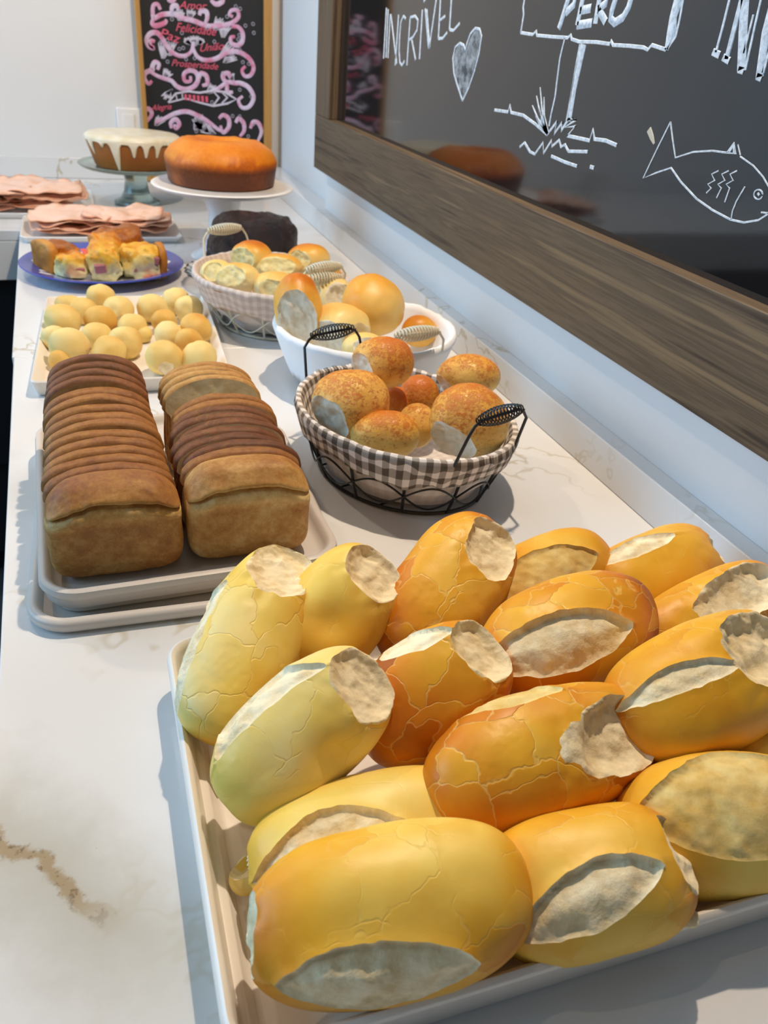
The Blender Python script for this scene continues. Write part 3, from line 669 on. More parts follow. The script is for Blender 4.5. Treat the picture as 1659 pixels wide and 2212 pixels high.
def bread_slice(cx, y, z0, w, h, th, tilt, yaw, toast, crumbmat, label, group, seed):
    pr = slice_profile(w, h); n = len(pr); cz = h*.5
    rg = []
    for yy, ins in ((-th/2, .0022), (-th/2+.0012, .0006), (-th/2+.003, 0), (th/2-.003, 0), (th/2-.0012, .0006), (th/2, .0022)):
        rg.append([(x*(1-ins/(w/2)), yy, cz+(z-cz)*(1-ins/(h/2))) for x, z in pr])
    V = np.array([p for r_ in rg for p in r_]); nz = noise(V+seed*.37, 45, seed, 2)
    V[:, 2] += .0016*nz*(V[:, 2]/h); V[:, 0] += .0012*noise(V+seed*.11, 60, seed+4)
    Fc = [(i*n+k, i*n+(k+1) % n, (i+1)*n+(k+1) % n, (i+1)*n+k) for i in range(5) for k in range(n)]
    T = toast+.14*noise(V+seed, 30, seed, 3)+.30*(V[:, 2]/h-.75)
    o = mesh_obj('bread_slice', V, Fc, M['loaf'], None, True, {'toast': T, 'crack': np.full(len(V), .1)})
    for ring, sgn in ((0, -1), (5, 1)):
        Q = V[ring*n:(ring+1)*n]; c = Q.mean(0); W_ = [c]; Ff = []
        ks = (.35, .7, 1.); 
        for k in ks: W_ += list(c+(Q-c)*k)
        W_ = np.array(W_); W_[1:1+2*n, 1] += .0006*noise(W_[1:1+2*n], 150, seed)
        for k in range(n):
            j = (k+1) % n; t_ = [(0, 1+k, 1+j)]
            for q in range(2): t_.append((1+q*n+k, 1+(q+1)*n+k, 1+(q+1)*n+j, 1+q*n+j))
            Ff += t_ if sgn < 0 else [tuple(reversed(f)) for f in t_]
        mesh_obj('crumb_face', W_, Ff, crumbmat, o, False)
    o.location = (cx, y, z0); o.rotation_euler = (tilt, 0, yaw)
    return tag(o, label, 'bread slice', group)
def heel(Mi, hw, hd, hh, toast, tup, label, group, mat, seed):
    o = dough('loaf_heel', np.array(Mi), np.array([1., 0, 0]), np.array([0, 1., 0]), np.array([0, 0, 1.]), hw, hd, hh, p=5.2, q=3.6, lump=.07, lfreq=40, toast=toast, tvar=.3, tend=-.05, tup=tup, crack=.12, mat=mat, seed=seed, nu=130, nv=250)
    me = o.data; n = len(me.vertices); V = np.zeros(n*3); me.vertices.foreach_get('co', V); V = V.reshape(-1, 3)
    z0 = hh*(.50+.17*(1-(V[:, 0]/hw)**2))+.003*noise(V*np.array([1, 0, 0]), 50, seed)+.0016*noise(V*np.array([1, 0, 0]), 160, seed)
    fr = sstep(-V[:, 1]/hd, .0, .5); dz = V[:, 2]-z0
    V[:, 1] += fr*(.0065*np.exp(-(dz/.0010)**2)-.0030*np.exp(-((dz+.006)/.005)**2)-.002*np.exp(-((dz-.004)/.003)**2)+.004*sstep(dz, .002, .014)) 
    V[:, 1] += .0013*noise(V, 110, seed, 4)*fr
    V[:, 2] += .006*(1-(V[:, 0]/hw)**2)*sstep(V[:, 2]/hh, .2, 1.)-.004*sstep(np.abs(V[:, 0])/hw, .6, 1.)*sstep(V[:, 2]/hh, .2, 1.)
    me.vertices.foreach_set('co', V.ravel())
    T = np.zeros(n); me.attributes['toast'].data.foreach_get('value', T); T = T-fr*.30*np.exp(-((dz+.003)/.007)**2)+.22*noise(V, 60, seed, 4)*fr; me.attributes['toast'].data.foreach_set('value', T.astype(np.float32))
    me.update(); return tag(o, label, 'bread', group)
ORD = ['first', 'second', 'third', 'fourth', 'fifth', 'sixth', 'seventh', 'eighth', 'ninth', 'tenth', 'eleventh', 'twelfth', 'thirteenth', 'fourteenth']
heel((.0005, .5875, .060), .0515, .023, .0385, .58, .10, 'wholemeal loaf heel with a brown end face, front of the left sliced loaf', 'sliced loaf ends', 'loaf', 31)
heel((.1075, .5895, .0615), .0515, .0215, .0400, .36, .26, 'golden loaf heel with a ridge across its end, front of the right sliced loaf', 'sliced loaf ends', 'loaf', 47)
zf = .0212
rs = random.Random(12)
LS = [(.580, .66), (.592, .62), (.604, .6), (.616, .62), (.628, .58), (.641, .60), (.6565, .60), (.670, .58), (.684, .60), (.698, .64), (.7125, .78), (.726, .82), (.740, .80), (.754, .84)]
for i, (y, t) in enumerate(LS):
    w = .100-.012*i/13; h = .0775+.0020*i+(.0035 if i > 9 else 0)+(.0012 if i in (5, 8) else 0)
    bread_slice(-.0005-.003*i/13+rs.uniform(-.0015, .0015), y+.037, zf, w, h, .0128 if i not in (6, 9) else .0138, -.03+rs.uniform(-.012, .012), rs.uniform(-.025, .03), t, M['brown_crumb'],
                'wholemeal bread slice, %s behind the heel of the left loaf' % ORD[i], 'slices of the left loaf', i+3)
RS = [(.6155, .083, .62, .001, 0), (.6275, .0845, .88, .004, 0), (.640, .0855, .86, -.003, 0), (.6525, .0865, .84, -.004, 0), (.665, .0875, .86, .002, 0), (.6775, .0885, .84, -.003, 0), (.690, .0893, .80, -.001, 0), (.7025, .0903, .58, .003, 0), (.715, .0910, .56, .003, 0), (.738, .0905, .30, -.002, 1), (.752, .090, .32, -.003, 1), (.766, .089, .36, -.004, 1), (.780, .088, .4, -.002, 1)]
for i, (y, h, t, dx, lean) in enumerate(RS):
    w = .099-.008*i/12
    bread_slice(.1068-.001*i/12+dx, y, zf+.002*lean, w, h+.005*lean, .0121, (-.16 if lean else -.03)+rs.uniform(-.012, .012), rs.uniform(-.04, .04), t, M['loaf_crumb'],
                '%s bread slice, %s behind the heel of the right loaf' % ('pale topped white' if lean else 'reddish brown' if t > .75 else 'golden', ORD[i]), 'slices of the right loaf', i+31)

# ------------------------------------------------------------------ cheese bread balls on the square tray
o = tray('square_tray', .0500, 1.170, .243, .352, .010, [(.008, .0005), (.006, .003), (.001, .018), (.0, .0205), (.0015, .022), (.0045, .021), (.011, .0085), (.016, .0055), (.02, .005)], math.radians(-2.6), M['tray'])
tag(o, 'white square cornered tray under the pale cheese bread balls', 'tray')
PS = [(0., srgb(244, 226, 164)), (.35, srgb(238, 208, 130)), (.6, srgb(226, 178, 88)), (.85, srgb(206, 128, 40)), (1., srgb(186, 96, 20))]
M['pao'] = m_crust('cheese_ball_crust', PS, .3, .55)
PQ = [(290,240,225,.25,'pale'),(545,160,230,.35,'round smooth'),(400,262,215,.3,'half hidden pale'),(680,268,240,.3,'cracked topped'),(240,345,275,.4,'golden'),(545,345,245,.5,'golden patched'),
      (800,390,225,.2,'palest smooth'),(880,450,140,.25,'narrow'),(950,250,235,.3,'tall pale'),(1140,185,225,.35,'smooth yellow'),(1050,345,205,.48,'tan'),(1250,255,220,.4,'orange cracked'),
      (1090,450,215,.25,'small pale'),(1310,405,255,.42,'broad golden'),(1245,510,230,.5,'greyish tan'),(180,485,200,.38,'low golden'),(290,545,300,.25,'large pale'),(510,470,225,.22,'cream'),
      (745,515,260,.35,'orange spotted'),(605,590,270,.5,'dull tan'),(1042,640,285,.3,'big split'),(1325,640,275,.42,'big tan'),(215,655,170,.5,'orange chipped')]
WH = ['in the far left corner of the tray', 'at the middle of the far edge', 'just behind the golden one at left', 'right of the one at the far edge', 'along the left edge', 'left of the palest one', 'in the middle of the tray', 'tucked against the palest one',
      'right of the gap at the far side', 'at the far right corner', 'in front of the tall pale one', 'along the right edge near the far corner', 'right of the middle', 'along the right edge at half depth', 'behind the big tan one', 'along the left edge in front of the golden one',
      'left front behind the brown loaf', 'in the left cluster', 'with an orange dimple, left of the gap', 'peeking over the brown loaf', 'at the front edge of the tray', 'in the front right corner', 'just over the brown loaf at far left']
for i, (x, y, w, t, d) in enumerate(PQ):
    px, py, wp = 70+x/3.687, 600+y/3.687, w/3.687
    r = wp/2*depth(P(px, py, .03))/F; zc = .0055+r*.92
    cuts = [((.1, -.55, .8), .90, .002)] if i in (3, 20) else []
    dn = [(.05, .1, .95, .007, .003)] if i in (18, 3, 11) else []
    b_ = bun('cheese_ball', px, py, zc, wp, wp*.95, seed=i*5+2, toast=t+.04, tvar=.52, tup=.02, lump=.19, lfreq=34, crack=.25, mat='pao', cuts=cuts, dents=dn, nu=30, nv=36)
    tag(b_, '%s cheese bread ball %s' % (d, WH[i]), 'cheese bread', 'cheese bread balls on the square tray')

# ------------------------------------------------------------------ wire baskets with cloth liners
def basket(label, cx, cy, a, b, ang, k, rz, wire, cloth, drop, hh, hl, seed, lean=.002, cw=.0008):
    root = tag(empty('wire_basket', (cx, cy, 0), ang), label, 'basket')
    el = lambda f, z, t: np.array([a*f*math.cos(t), b*f*math.sin(t), z])
    TT = np.linspace(0, 2*math.pi, 97)[:-1]
    fz = lambda z: k+(1-k)*(z/rz)**.8
    MB().tube([el(1, rz, t) for t in TT], .0017, 8, True).obj('rim_wire', wire, root)
    MB().tube([el(k, .0025, t) for t in TT], .0019, 8, True).obj('base_ring', wire, root)
    n = 12
    for i in range(n):
        t = 2*math.pi*(i+.5)/n
        MB().tube([el(fz(z), z, t) for z in np.linspace(.003, rz, 6)], .0017, 6).obj('upright_wire', wire, root)
    pts = []
    for t in np.linspace(0, 2*math.pi, 193)[:-1]:
        z = rz*(.36+.20*math.cos(t*n*.5)); pts.append(el(fz(z)+.012, z, t))
    MB().tube(pts, .0011, 5, True).obj('wavy_wire', wire, root)
    pts = []
    for t in np.linspace(0, 2*math.pi, 193)[:-1]:
        z = rz*(.36-.20*math.cos(t*n*.5)); pts.append(el(fz(z)+.012, z, t))
    MB().tube(pts, .0011, 5, True).obj('wavy_wire', wire, root)
    for q in (-.5, 0, .5):
        h = math.sqrt(1-q*q)*b*k; MB().tube([(a*k*q, -h, .003), (a*k*q, h, .003)], .0012, 6).obj('floor_wire', wire, root)
    # cloth
    nphi = 180; prof = [(0., .0052, 0), (.5, .0052, 0), (.85, .0058, 0), (.97, .009, 0), (1., .018, 0)]
    rows = []
    for f, z, _ in prof: rows.append((k*f-.02, z, 0.))
    for z in np.linspace(.03, rz-.002, 6): rows.append((fz(z)-.028, z, 0.))
    rows += [(1.0-.012, rz+.0035, .2), (1.022, rz+.0042, .5), (1.038, rz-.002, .8)]
    for z in np.linspace(.12, 1, 8): rows.append((fz(rz-drop*z)+.042, rz-drop*z, 1.))
    V = []; gu = []; gv = []; gp = []; L = 0; prev = None
    for ri, (f, z, fl) in enumerate(rows):
        if prev is not None: L += math.hypot((f-prev[0])*(a+b)/2, z-prev[1])
        prev = (f, z)
        for i in range(nphi):
            t = 2*math.pi*i/nphi; c_ = np.array([[math.cos(t)*.4+seed, math.sin(t)*.4, ri*.013]])
            wv = noise(c_, 9, seed)[0]; wv2 = noise(c_, 30, seed+3)[0]
            ff = max(f, 0)+fl*(.016*wv+.010*wv2)*(.5 if fl < 1 else 1); zz = z+fl*(.004*wv2+.006*wv*(1 if fl >= 1 else .3))
            if f > .3 and fl == 0: ff += .012*wv
            p = el(ff, max(zz, .0048), t); V.append(p)
            gu.append(t*(a+b)/2*1.0); gv.append(L); gp.append(1. if fl > 0 else float(sstep(z, rz*.5, rz*.75)))
    Fc = [(r*nphi+i, r*nphi+(i+1) % nphi, (r+1)*nphi+(i+1) % nphi, (r+1)*nphi+i) for r in range(len(rows)-1) for i in range(nphi)]
    Fc.append(tuple(range(nphi-1, -1, -1)))
    o = mesh_obj('cloth_liner', V, Fc, cloth, root, True, {'gu': gu, 'gv': gv, 'gp': gp}); so = o.modifiers.new('thickness', 'SOLIDIFY'); so.thickness = .0009
    # handles at the two ends of the long side
    for s in (1, -1):
        x0 = a*s; hw_ = hl/2
        top = [np.array([x0*1.01+s*lean, y, rz+hh]) for y in (-hw_, hw_)]
        f0 = np.array([a*s*math.cos(.42), -b*math.sin(.42), rz-.012]); f1 = f0*np.array([1, -1, 1])
        p = [f0, f0+np.array([s*.004, 0, .012]), top[0]-np.array([0, 0, .010]), top[0]-np.array([0, -.006, .002]), top[0]+np.array([0, .014, .002]), top[1]+np.array([0, -.014, .002]), top[1]-np.array([0, .006, .002]), top[1]-np.array([0, 0, .010]), f1+np.array([s*.004, 0, .012]), f1]
        h = MB().tube(p, .0016, 8).obj('handle', wire, root)
        c0 = np.array([x0*1.01+s*lean, 0, rz+hh+.002]); ln = hl-.016; turns = 15; m_ = turns*14; hp_ = []
        for q in range(m_+1):
            u = q/m_; y = (u-.5)*ln; r = .0022+.0062*math.sin(math.pi*u)**.7; an = 2*math.pi*turns*u
            hp_.append(c0+np.array([r*math.cos(an), y, r*math.sin(an)]))
        MB().tube(hp_, cw, 5).obj('grip_coil', wire, h)
    return root
B8 = basket('black wire basket lined with brown gingham cloth, nearest of the three baskets', .304, .738, .128, .104, -1.21, .79, .072, M['black_wire'], M['gingham'], .026, .045, .078, 1)
B7 = basket('basket covered in plain white cloth with a cream coil handle, middle of the three', .342, .996, .120, .116, -1.36, .71, .078, M['cream_wire'], M['white_cloth'], .060, .028, .080, 5, cw=.0014)
B6 = basket('cream wire basket lined with faded beige cloth, farthest of the three baskets', .270, 1.250, .128, .112, -1.18, .66, .078, M['cream_wire'], M['script_cloth'], .034, .040, .080, 9, cw=.0014)

# cheese topped buns
m = Mat('cheese_crust'); g = m.coord(); t = m.attr('toast')
base = m.ramp(t, [(0., srgb(246, 230, 176)), (.4, srgb(240, 204, 116)), (.75, srgb(232, 164, 56)), (1., srgb(212, 122, 28))])
sp = m.math('ADD', m.math('ADD', m.math('MULTIPLY', m.noise(g, 330, 5, .75, .3), .6), m.math('MULTIPLY', m.noise(g, 90, 4, .6), .4)), m.math('MULTIPLY', m.math('SUBTRACT', t, .5), .30)); sk = m.val(sp, .51, .62)
col = m.mix(m.math('MULTIPLY', sk, .75), base, srgb(198, 98, 16)); m.color(col); m.set(Roughness=.42)
m.bump(m.math('ADD', m.math('MULTIPLY', sk, .6), m.noise(g, 240, 3)), .5, .0012); M['cheese'] = m.m
M['pale_crumb'] = m_crumb('white_torn_crumb', (242, 236, 218), (214, 204, 176), 130, .002)
M['milk_crumb'] = m_crumb('cream_torn_crumb', (246, 236, 184), (226, 206, 136), 110, .003)
def bn(label, g, px, py, z, w, h, toast, tup, mat, cuts=(), rot=0., **k):
    bn.n += 1
    o = bun('bread_bun', px, py, z, w, h, rot=rot, toast=toast, tup=tup, mat=mat, cuts=cuts, crumb='milk_crumb' if 'beige' in g else 'pale_crumb', seed=bn.n*3+40, tvar=k.pop('tvar', .25), crack=k.pop('crack', .05), lump=k.pop('lump', .13), nu=46, nv=56, **k)
    return tag(o, label, 'bun', g)
bn.n = 0
g8 = 'cheese topped buns in the gingham basket'
bn('cheese bun with a torn white left side, topmost in the gingham basket', g8, 826, 786, .112, 138, 112, .50, .30, 'cheese', [((-.75, -.25, .5), .78, .004)])
bn('cheese bun with a large white torn face, left in the gingham basket', g8, 756, 874, .086, 172, 148, .52, .26, 'cheese', [((-.62, -.5, .45), .72, .003)])
bn('largest cheese bun with a grey white torn face beside the near black handle', g8, 1013, 912, .086, 176, 158, .56, .28, 'cheese', [((-.38, -.66, .55), .74, .003)])
bn('low rounded cheese bun at the front of the gingham basket', g8, 832, 940, .070, 152, 112, .42, .36, 'cheese')
bn('cheese bun nearest the wall, at the back right of the gingham basket', g8, 1012, 814, .088, 136, 98, .48, .30, 'cheese', [((-.7, -.55, .3), .84, .004)])
bn('orange cheese bun in the middle of the gingham basket, behind the largest', g8, 905, 858, .066, 84, 92, .70, .22, 'cheese')
bn('small orange cheese bun between the left and topmost buns', g8, 852, 870, .060, 84, 74, .72, .22, 'cheese')
bn('narrow pale cheese bun between the low front bun and the largest', g8, 898, 920, .062, 82, 96, .42, .30, 'cheese')
MS = [(0., srgb(244, 234, 190)), (.4, srgb(240, 212, 134)), (.68, srgb(230, 170, 66)), (.85, srgb(206, 118, 26)), (1., srgb(170, 82, 14))]
M['milk'] = m_crust('milk_bun_crust', MS, .1, .4)
g7 = 'buns in the white cloth basket'
bn('tall bun with a big torn face under a golden cap, left in the white basket', g7, 646, 668, .100, 106, 152, .50, .30, 'milk', [((-.18, -.25, .92), .60, .001)], tend=.1)
bn('white torn bun half behind the far black handle, front of the white basket', g7, 734, 714, .076, 138, 116, .20, .42, 'milk', [((-.35, -.28, .8), .74, .0005), ((.55, -.3, .75), .82, .0005)])
bn('smooth golden bun with a crease, right in the white basket', g7, 806, 662, .092, 138, 126, .56, .12, 'milk', rot=.5)
bn('pale torn bun between the tall bun and the smooth golden bun', g7, 716, 640, .080, 92, 92, .14, .25, 'milk', [((.3, -.1, .9), .72, .0005)])
bn('orange bun near the cream handle of the white basket', g7, 904, 716, .062, 76, 70, .68, .12, 'milk')
bn('pale bun low behind the far black handle in the white basket', g7, 786, 752, .066, 92, 62, .28, .2, 'milk', [((.1, .1, 1.), .8, .0005)])
g6 = 'pale torn buns in the beige basket'
bn('pale bun with a browned right side, rear left in the beige basket', g6, 545, 556, .094, 90, 70, .36, .5, 'milk', [((-.55, -.1, .75), .74, .0005)])
bn('pale yellow bun at the left rim of the beige basket', g6, 470, 594, .078, 74, 62, .14, .3, 'milk', [((-.2, .2, .9), .8, .0005)])
bn('folded pale bun at the front left of the beige basket', g6, 515, 600, .080, 92, 66, .20, .4, 'milk', [((-.35, .15, .9), .74, .0005)])
bn('flat torn bun in the middle of the beige basket', g6, 598, 576, .084, 108, 54, .28, .5, 'milk', [((0, .1, 1.), .74, .0005)])
bn('torn bun with a browned back at the rear right of the beige basket', g6, 666, 560, .086, 94, 66, .36, .5, 'milk', [((-.45, -.05, .85), .76, .0005)])
bn('pale bun low at the front of the beige basket, beside the tall torn bun', g6, 592, 618, .072, 98, 60, .16, .4, 'milk', [((-.1, -.2, .9), .8, .0005)])
bn('orange topped bun under the near handle of the beige basket', g6, 698, 598, .074, 84, 54, .58, .3, 'milk')
bn('small browned bun at the wall end of the beige basket', g6, 716, 618, .068, 58, 46, .5, .3, 'milk')

# ------------------------------------------------------------------ blue plate with savoury pie
m = Mat('blue_floral_glaze'); g = m.coord(); se = m.node('ShaderNodeSeparateXYZ'); m.link(g, se.inputs[0])
rd = m.math('SQRT', m.math('ADD', m.math('POWER', se.outputs['X'], 2.), m.math('POWER', se.outputs['Y'], 2.)))
an = m.math('ARCTAN2', se.outputs['Y'], se.outputs['X'])
pet = m.math('SINE', m.math('MULTIPLY', an, 9.)); pet2 = m.math('SINE', m.math('MULTIPLY', an, 26.))
edge_ = m.math('ADD', rd, m.math('ADD', m.math('MULTIPLY', pet, .007), m.math('MULTIPLY', pet2, .003)))
col = m.mix(m.val(edge_, .112, .114), srgb(232, 232, 240), srgb(62, 74, 168))
col = m.mix(m.math('MULTIPLY', m.val(m.math('ABSOLUTE', m.math('SUBTRACT', rd, .104)), .010, .007), m.val(pet2, .3, .5)), col, srgb(84, 104, 196))
col = m.mix(m.math('MULTIPLY', m.val(m.math('ABSOLUTE', m.math('SUBTRACT', rd, .106)), .011, .008), m.val(m.math('SINE', m.math('ADD', m.math('MULTIPLY', an, 5.), .8)), .72, .8)), col, srgb(226, 84, 54))
m.color(col); m.set(Roughness=.18); M['blueplate'] = m.m
pl = tag(MB().lathe([(0, .0005), (.07, .0005), (.085, .003), (.118, .0135), (.1405, .019), (.142, .0205), (.140, .022), (.117, .0168), (.088, .0075), (.075, .0055), (0, .0055)], 96).obj('dinner_plate', M['blueplate']), 'round blue rimmed floral plate under the savoury pie pieces', 'plate')
pl.location = (.03, 1.565, 0); pl.rotation_euler.z = .35
ES = [(0., srgb(232, 226, 176)), (.3, srgb(232, 212, 140)), (.55, srgb(238, 186, 60)), (.8, srgb(222, 136, 24)), (1., srgb(160, 88, 20))]
m = Mat('egg_filling'); g = m.coord(); t = m.math('ADD', m.attr('toast'), m.math('MULTIPLY', m.math('SUBTRACT', m.noise(g, 46, 5, .7), .5), .9))
col = m.ramp(t, ES); grn = m.val(m.noise(g, 70, 3, .6, .5), .62, .68); col = m.mix(m.math('MULTIPLY', grn, .4), col, srgb(120, 126, 70))
m.color(col); m.set(Roughness=.4); m.bump(m.noise(g, 110, 5, .7), .6, .003); M['egg'] = m.m
M['hamcube'] = plain('ham_cube', (176, 112, 116), .45); M['pastry'] = m_crust('pastry', [(0, srgb(226, 170, 80)), (.5, srgb(190, 122, 40)), (1, srgb(140, 80, 20))], .1, .5)
def pie(label, cx, cy, hx, hy, hz, rz, toast, hams, seed, tilt=0., crust=None):
    ca, sa = math.cos(rz), math.sin(rz); ex = np.array([ca, sa, 0]); ey = np.array([-sa, ca, 0]); ez = np.array([0, 0, 1.])
    o = dough('pie_piece', np.array([cx, cy, .0062+hz]), ex, ey, ez, hx, hy, hz, p=3.6, q=3.4, lump=.34, lfreq=52, toast=toast+.06, tvar=.5, tup=.5, tend=0, crack=0, mat='egg', seed=seed, nu=44, nv=60)
    for (x, y, z, s) in hams:
        h = MB().box((-s, -s*.6, -s*.8), (s, s*.6, s*.8)).obj('ham_cube', M['hamcube'], o, smooth=False, bevel=.002); h.location = (x*hx*.9, y*hy*.9, z*hz); h.rotation_euler = (.2, .3*x, .4*z)
    if crust:
        c_ = dough('pastry_edge', np.array([cx, cy, .0062+hz])+ex*crust[0]*hx+ey*crust[1]*hy, ex, ey, ez, crust[2], crust[3], hz*1.12, p=4, q=3.5, lump=.1, lfreq=50, toast=.45, tvar=.4, crack=0, mat='pastry', seed=seed+1, nu=30, nv=40)
        bpy.context.view_layer.update(); mw = c_.matrix_world.copy(); c_.parent = o; c_.matrix_parent_inverse = o.matrix_world.inverted(); c_.matrix_world = mw
    return tag(o, label, 'pie piece', 'savoury pie pieces on the blue plate')
pie('pie piece with a thick brown pastry edge, left on the blue plate', -.040, 1.555, .024, .030, .026, .5, .38, [(.2, -.9, .0, .006)], 61, crust=(-1.0, .25, .012, .036))
pie('cream and ham pie piece at the front left of the blue plate', -.022, 1.512, .026, .026, .022, .2, .25, [(.3, -.98, -.2, .008), (-.5, -.9, .3, .005)], 67)
pie('pie piece with a big pink ham cube, front middle of the blue plate', .030, 1.508, .027, .032, .029, .05, .20, [(-.35, -1.0, -.15, .0095), (.6, -.95, .1, .006)], 71)
pie('pie piece with dark ham, front right of the blue plate', .093, 1.520, .034, .034, .027, .12, .28, [(.55, -.98, .25, .009), (-.2, -.98, .3, .007), (-.6, -1., -.3, .005)], 77, crust=(1.0, -.2, .008, .026))
pie('golden browned pie piece at the back of the blue plate', .058, 1.578, .046, .036, .034, .05, .5, [], 83)

# ------------------------------------------------------------------ sliced ham on two plates
def flat_plate(label, x0, x1, y0, y1):
    o = tray('serving_plate', (x0+x1)/2, (y0+y1)/2, x1-x0, y1-y0, .018, [(.010, .0005), (.008, .003), (.0015, .010), (.0, .0125), (.0015, .014), (.005, .013), (.014, .007), (.02, .006)], 0., M['white_china'])
    return tag(o, label, 'plate', 'white plates of sliced ham')
flat_plate('white rectangular plate of sliced ham at the back left edge', -.315, .034, 2.002, 2.30)
flat_plate('white rectangular plate of sliced ham right behind the blue plate', -.118, .198, 1.780, 1.985)
m = Mat('cooked_ham'); g = m.coord(); r2 = m.attr('rim')
col = m.ramp(m.math('ADD', m.noise(g, 40, 4), m.math('MULTIPLY', r2, .35)), [(.3, srgb(246, 206, 190)), (.6, srgb(244, 200, 172)), (.95, srgb(226, 156, 118))]); m.color(col); m.set(Roughness=.38); M['ham'] = m.m
def ham(cx, cy, z, w, d, rz, seed, label, wav=.006):
    nx, ny = 30, 22; V = []; rim = []
    for j in range(ny):
        for i in range(nx):
            u, v = i/(nx-1)*2-1, j/(ny-1)*2-1
            k = 1-.10*(abs(u)**4*abs(v)**4)*3; x, y = u*w/2*(1-.12*v**4), v*d/2*(1-.10*u**4)
            c_ = np.array([[x, y, seed*.7]]); zz = z+wav*noise(c_, 22, seed)[0]+wav*.35*noise(c_, 60, seed+1)[0]+wav*.8
            zz = z+max(zz-z, 0)+.0006
            V.append((x, y, zz-z)); rim.append(max(abs(u), abs(v))**14)
    Fc = [(j*nx+i, j*nx+i+1, (j+1)*nx+i+1, (j+1)*nx+i) for j in range(ny-1) for i in range(nx-1)]
    o = mesh_obj('ham_slice', V, Fc, M['ham'], None, True, {'rim': rim}); so = o.modifiers.new('thickness', 'SOLIDIFY'); so.thickness = .0018; so.offset = 1
    o.location = (cx, cy, z); o.rotation_euler.z = rz
    return tag(o, label, 'ham slice', 'slices of cooked ham')
hr = random.Random(4)
LAY = ['lowest', 'second from the bottom', 'third from the bottom', 'fourth from the bottom', 'fifth from the bottom', 'sixth from the bottom', 'seventh from the bottom', 'topmost']
for i in range(8):
    ham(-.155+(.062 if i % 2 else -.05)+hr.uniform(-.02, .02), 2.15+hr.uniform(-.02, .02)-.03*(i > 4), .0072+.0042*i, .19, .21, hr.uniform(-.2, .2), i+3, '%s ham slice in the pile on the back left plate' % LAY[i], .014)
for i in range(8):
    ham(.035+(.058 if i % 2 else -.055)+hr.uniform(-.014, .014), 1.882+hr.uniform(-.01, .01), .0072+.0034*i, .165, .155, hr.uniform(-.15, .15), i+23, '%s ham slice in the pile on the plate behind the blue plate' % LAY[i], .011)

# ------------------------------------------------------------------ cakes
st = tag(MB().lathe([(0, .0005), (.052, .0005), (.056, .003), (.054, .008), (.040, .014), (.030, .030), (.026, .055), (.030, .072), (.044, .080), (.118, .083), (.128, .087), (.132, .092), (.1295, .0935), (.124, .090), (.116, .0885), (0, .0885)], 80).obj('cake_stand', M['gglass']), 'greenish glass cake stand under the white iced cake', 'cake stand'); st.location = (.138, 2.20, 0)
CK = [(0, srgb(214, 150, 74)), (.4, srgb(174, 108, 44)), (.7, srgb(140, 82, 30)), (1, srgb(100, 54, 18))]
M['cake'] = m_crust('cake_side', CK, .1, .6)
m = Mat('sugar_icing'); g = m.coord(); m.color(m.ramp(m.noise(g, 30, 4), [(.35, srgb(228, 214, 178)), (.65, srgb(244, 236, 214))])); m.set(Roughness=.28); M['icing'] = m.m
def lathe_attr(name, prof, mat, n=96, toast=None, wob=None, seed=0, parent=None):
    mb = MB().lathe(prof, n); V = np.array(mb.V)
    if wob is not None: V = V+np.array([0, 0, 1.])*(wob*noise(V, 28, seed, 3))[:, None]*sstep(V[:, 2], prof[1][1]+.01, prof[1][1]+.05)[:, None]
    T = np.array([toast(v) for v in V])+.25*noise(V, 20, seed, 3)
    return mesh_obj(name, V, mb.F, mat, parent, True, {'toast': T, 'crack': np.zeros(len(V))}, sharp=60)
ic = lathe_attr('iced_cake', [(0, 0), (.088, 0), (.092, .004), (.100, .030), (.108, .060), (.106, .066), (.09, .069), (.03, .069), (.022, .060), (0, .058)], M['cake'], toast=lambda v: .62, wob=.002, seed=3)
ic.location = (.138, 2.19, .089); tag(ic, 'brown ring cake with white icing dripping down, on the glass stand', 'cake')
V = []; Fc = []; N = 144
rows = [(.0, .0705), (.045, .0735), (.085, .0735), (.104, .071), (.1105, .067), (.1115, .062)]
for r, z in rows:
    for i in range(N): a = 2*math.pi*i/N; V.append((r*math.cos(a), r*math.sin(a), z))
dr = np.zeros(N); rr_ = random.Random(5); c = 0
while c < N:
    wdt = rr_.choice([4, 5, 6]); ln = rr_.choice([.010, .03, .052, .060, .060, .04])
    for q in range(wdt):
        if c+q < N: dr[c+q] = max(dr[c+q], ln*max(0, math.sin(math.pi*(q+.5)/wdt))**1.6)
    c += wdt+rr_.choice([2, 4, 6])
for k in range(1, 9):
    for i in range(N):
        a = 2*math.pi*i/N; z = .062-(dr[i]+.004)*k/8; f = max(z, 0)/.062
        r = .0905+.0195*f+.0020*math.sin(math.pi*min(1, k/8))+.0006; V.append((r*math.cos(a), r*math.sin(a), max(z, .001)))
nr = len(rows)+8
Fc = [(j*N+i, j*N+(i+1) % N, (j+1)*N+(i+1) % N, (j+1)*N+i) for j in range(nr-1) for i in range(N)]
mesh_obj('icing', V, Fc, M['icing'], ic, True)
st = tag(MB().lathe([(0, .0005), (.062, .0005), (.066, .003), (.060, .008), (.040, .020), (.030, .05), (.030, .09), (.042, .122), (.060, .128), (.124, .131), (.133, .135), (.135, .1385), (.131, .1405), (.12, .1385), (0, .1385)], 80).obj('cake_stand', M['white_china']), 'white cake stand under the plain orange cake', 'cake stand'); st.location = (.266, 1.668, 0)
OS = [(0, srgb(236, 170, 60)), (.35, srgb(222, 126, 24)), (.6, srgb(186, 92, 20)), (.8, srgb(140, 72, 24)), (1, srgb(96, 46, 16))]
M['orange'] = m_crust('orange_cake_crust', OS, .2, .5, speck=.5)
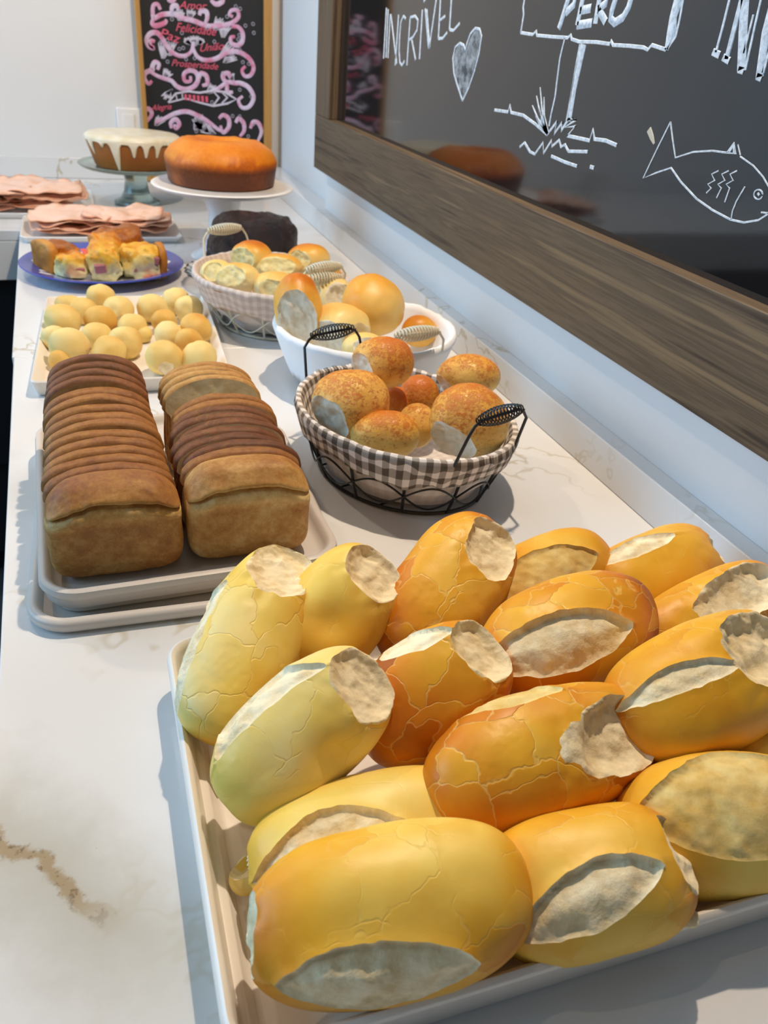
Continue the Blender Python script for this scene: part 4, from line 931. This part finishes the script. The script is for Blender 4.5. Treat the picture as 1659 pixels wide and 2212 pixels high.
oc = lathe_attr('orange_cake', [(0, 0), (.100, 0), (.104, .004), (.108, .030), (.1095, .040), (.1075, .047), (.098, .060), (.075, .072), (.05, .075), (.034, .069), (.022, .056), (.0, .052)], M['orange'], toast=lambda v: .34 if v[2] > .046 else .98 if v[2] < .036 else .6, wob=.004, seed=8)
oc.location = (.266, 1.684, .1388); oc.scale = (.97, .97, 1.05); tag(oc, 'plain cake with an orange top and brown sides on the white stand', 'cake')
gd = MB(); Vd = []; Nn = 120
for r, z in [(0, .003), (.06, .003), (.085, .005), (.105, .016), (.120, .026), (.1225, .0275), (.118, .029), (.102, .021), (.082, .0095), (.06, .0075), (0, .0075)]:
    for i in range(Nn):
        a = 2*math.pi*i/Nn; k = 1+(.012*math.cos(a*30) if r > .08 else 0); Vd.append((r*k*math.cos(a), r*k*math.sin(a), z))
gd.add(Vd, [(j*Nn+i, j*Nn+(i+1) % Nn, (j+1)*Nn+(i+1) % Nn, (j+1)*Nn+i) for j in range(10) for i in range(Nn)])
o = tag(gd.obj('glass_dish', M['glass']), 'ribbed clear glass dish under the dark chocolate cake', 'dish'); o.location = (.285, 1.462, 0)
m = Mat('chocolate_glaze'); g = m.coord(); m.color(m.ramp(m.noise(g, 36, 5, .65), [(.35, srgb(20, 10, 9)), (.6, srgb(44, 21, 15)), (.8, srgb(70, 38, 27))])); m.set(Roughness=.12)
m.bump(m.noise(g, 230, 4, .7), 1., .006); M['choc'] = m.m
cc = dough('chocolate_cake', np.array([.284, 1.462, .068]), np.array([1., 0, 0]), np.array([0, 1., 0]), np.array([0, 0, 1.]), .076, .062, .060, p=3.0, q=2.8, lump=.16, lfreq=36, toast=.5, crack=0, mat='choc', seed=91, nu=60, nv=70)
tag(cc, 'dark glossy chocolate cake in front of the white cake stand', 'cake')

# ------------------------------------------------------------------ lights
def lamp(name, loc, power, col, rad=.02, spot=None, aim=None, blend=.4):
    li = bpy.data.lights.new(name, 'SPOT' if spot else 'POINT'); li.energy = power; li.color = col; li.shadow_soft_size = rad
    o = bpy.data.objects.new(name, li); C.objects.link(o); o.location = loc
    if spot:
        li.spot_size = math.radians(spot); li.spot_blend = blend
        o.rotation_euler = (Vector(aim)-Vector(loc)).to_track_quat('-Z', 'Y').to_euler()
    return o
lamp('ceiling_spot', (.42, .92, 1.35), 60, (1., .81, .61), .018)
lamp('ceiling_spot', (-.42, .42, 1.5), 4, (1., .80, .58), .02)
lamp('ceiling_spot', (-.60, 1.95, 1.5), 26, (1., .82, .64), .03)
li = bpy.data.lights.new('window_daylight', 'AREA'); li.shape = 'RECTANGLE'; li.size = 2.2; li.size_y = 1.6; li.energy = 70; li.color = (.36, .68, 1.)
o = bpy.data.objects.new('window_daylight', li); C.objects.link(o); o.location = (-2.6, 1.3, 1.25)
o.rotation_euler = (Vector((.3, .9, 0))-o.location).to_track_quat('-Z', 'Y').to_euler()
w = bpy.data.worlds.new('room_light'); bpy.context.scene.world = w; w.use_nodes = True
w.node_tree.nodes['Background'].inputs['Color'].default_value = (.84, .92, 1., 1); w.node_tree.nodes['Background'].inputs['Strength'].default_value = .13

# ------------------------------------------------------------------ raise everything to counter height
bpy.context.view_layer.update()
for o in bpy.context.scene.objects:
    if o.parent is None: o.location.z += ZC
vs = bpy.context.scene.view_settings
vs.view_transform = 'Standard'; vs.look = 'None'; vs.exposure = 0.; vs.gamma = 1.; vs.use_curve_mapping = False
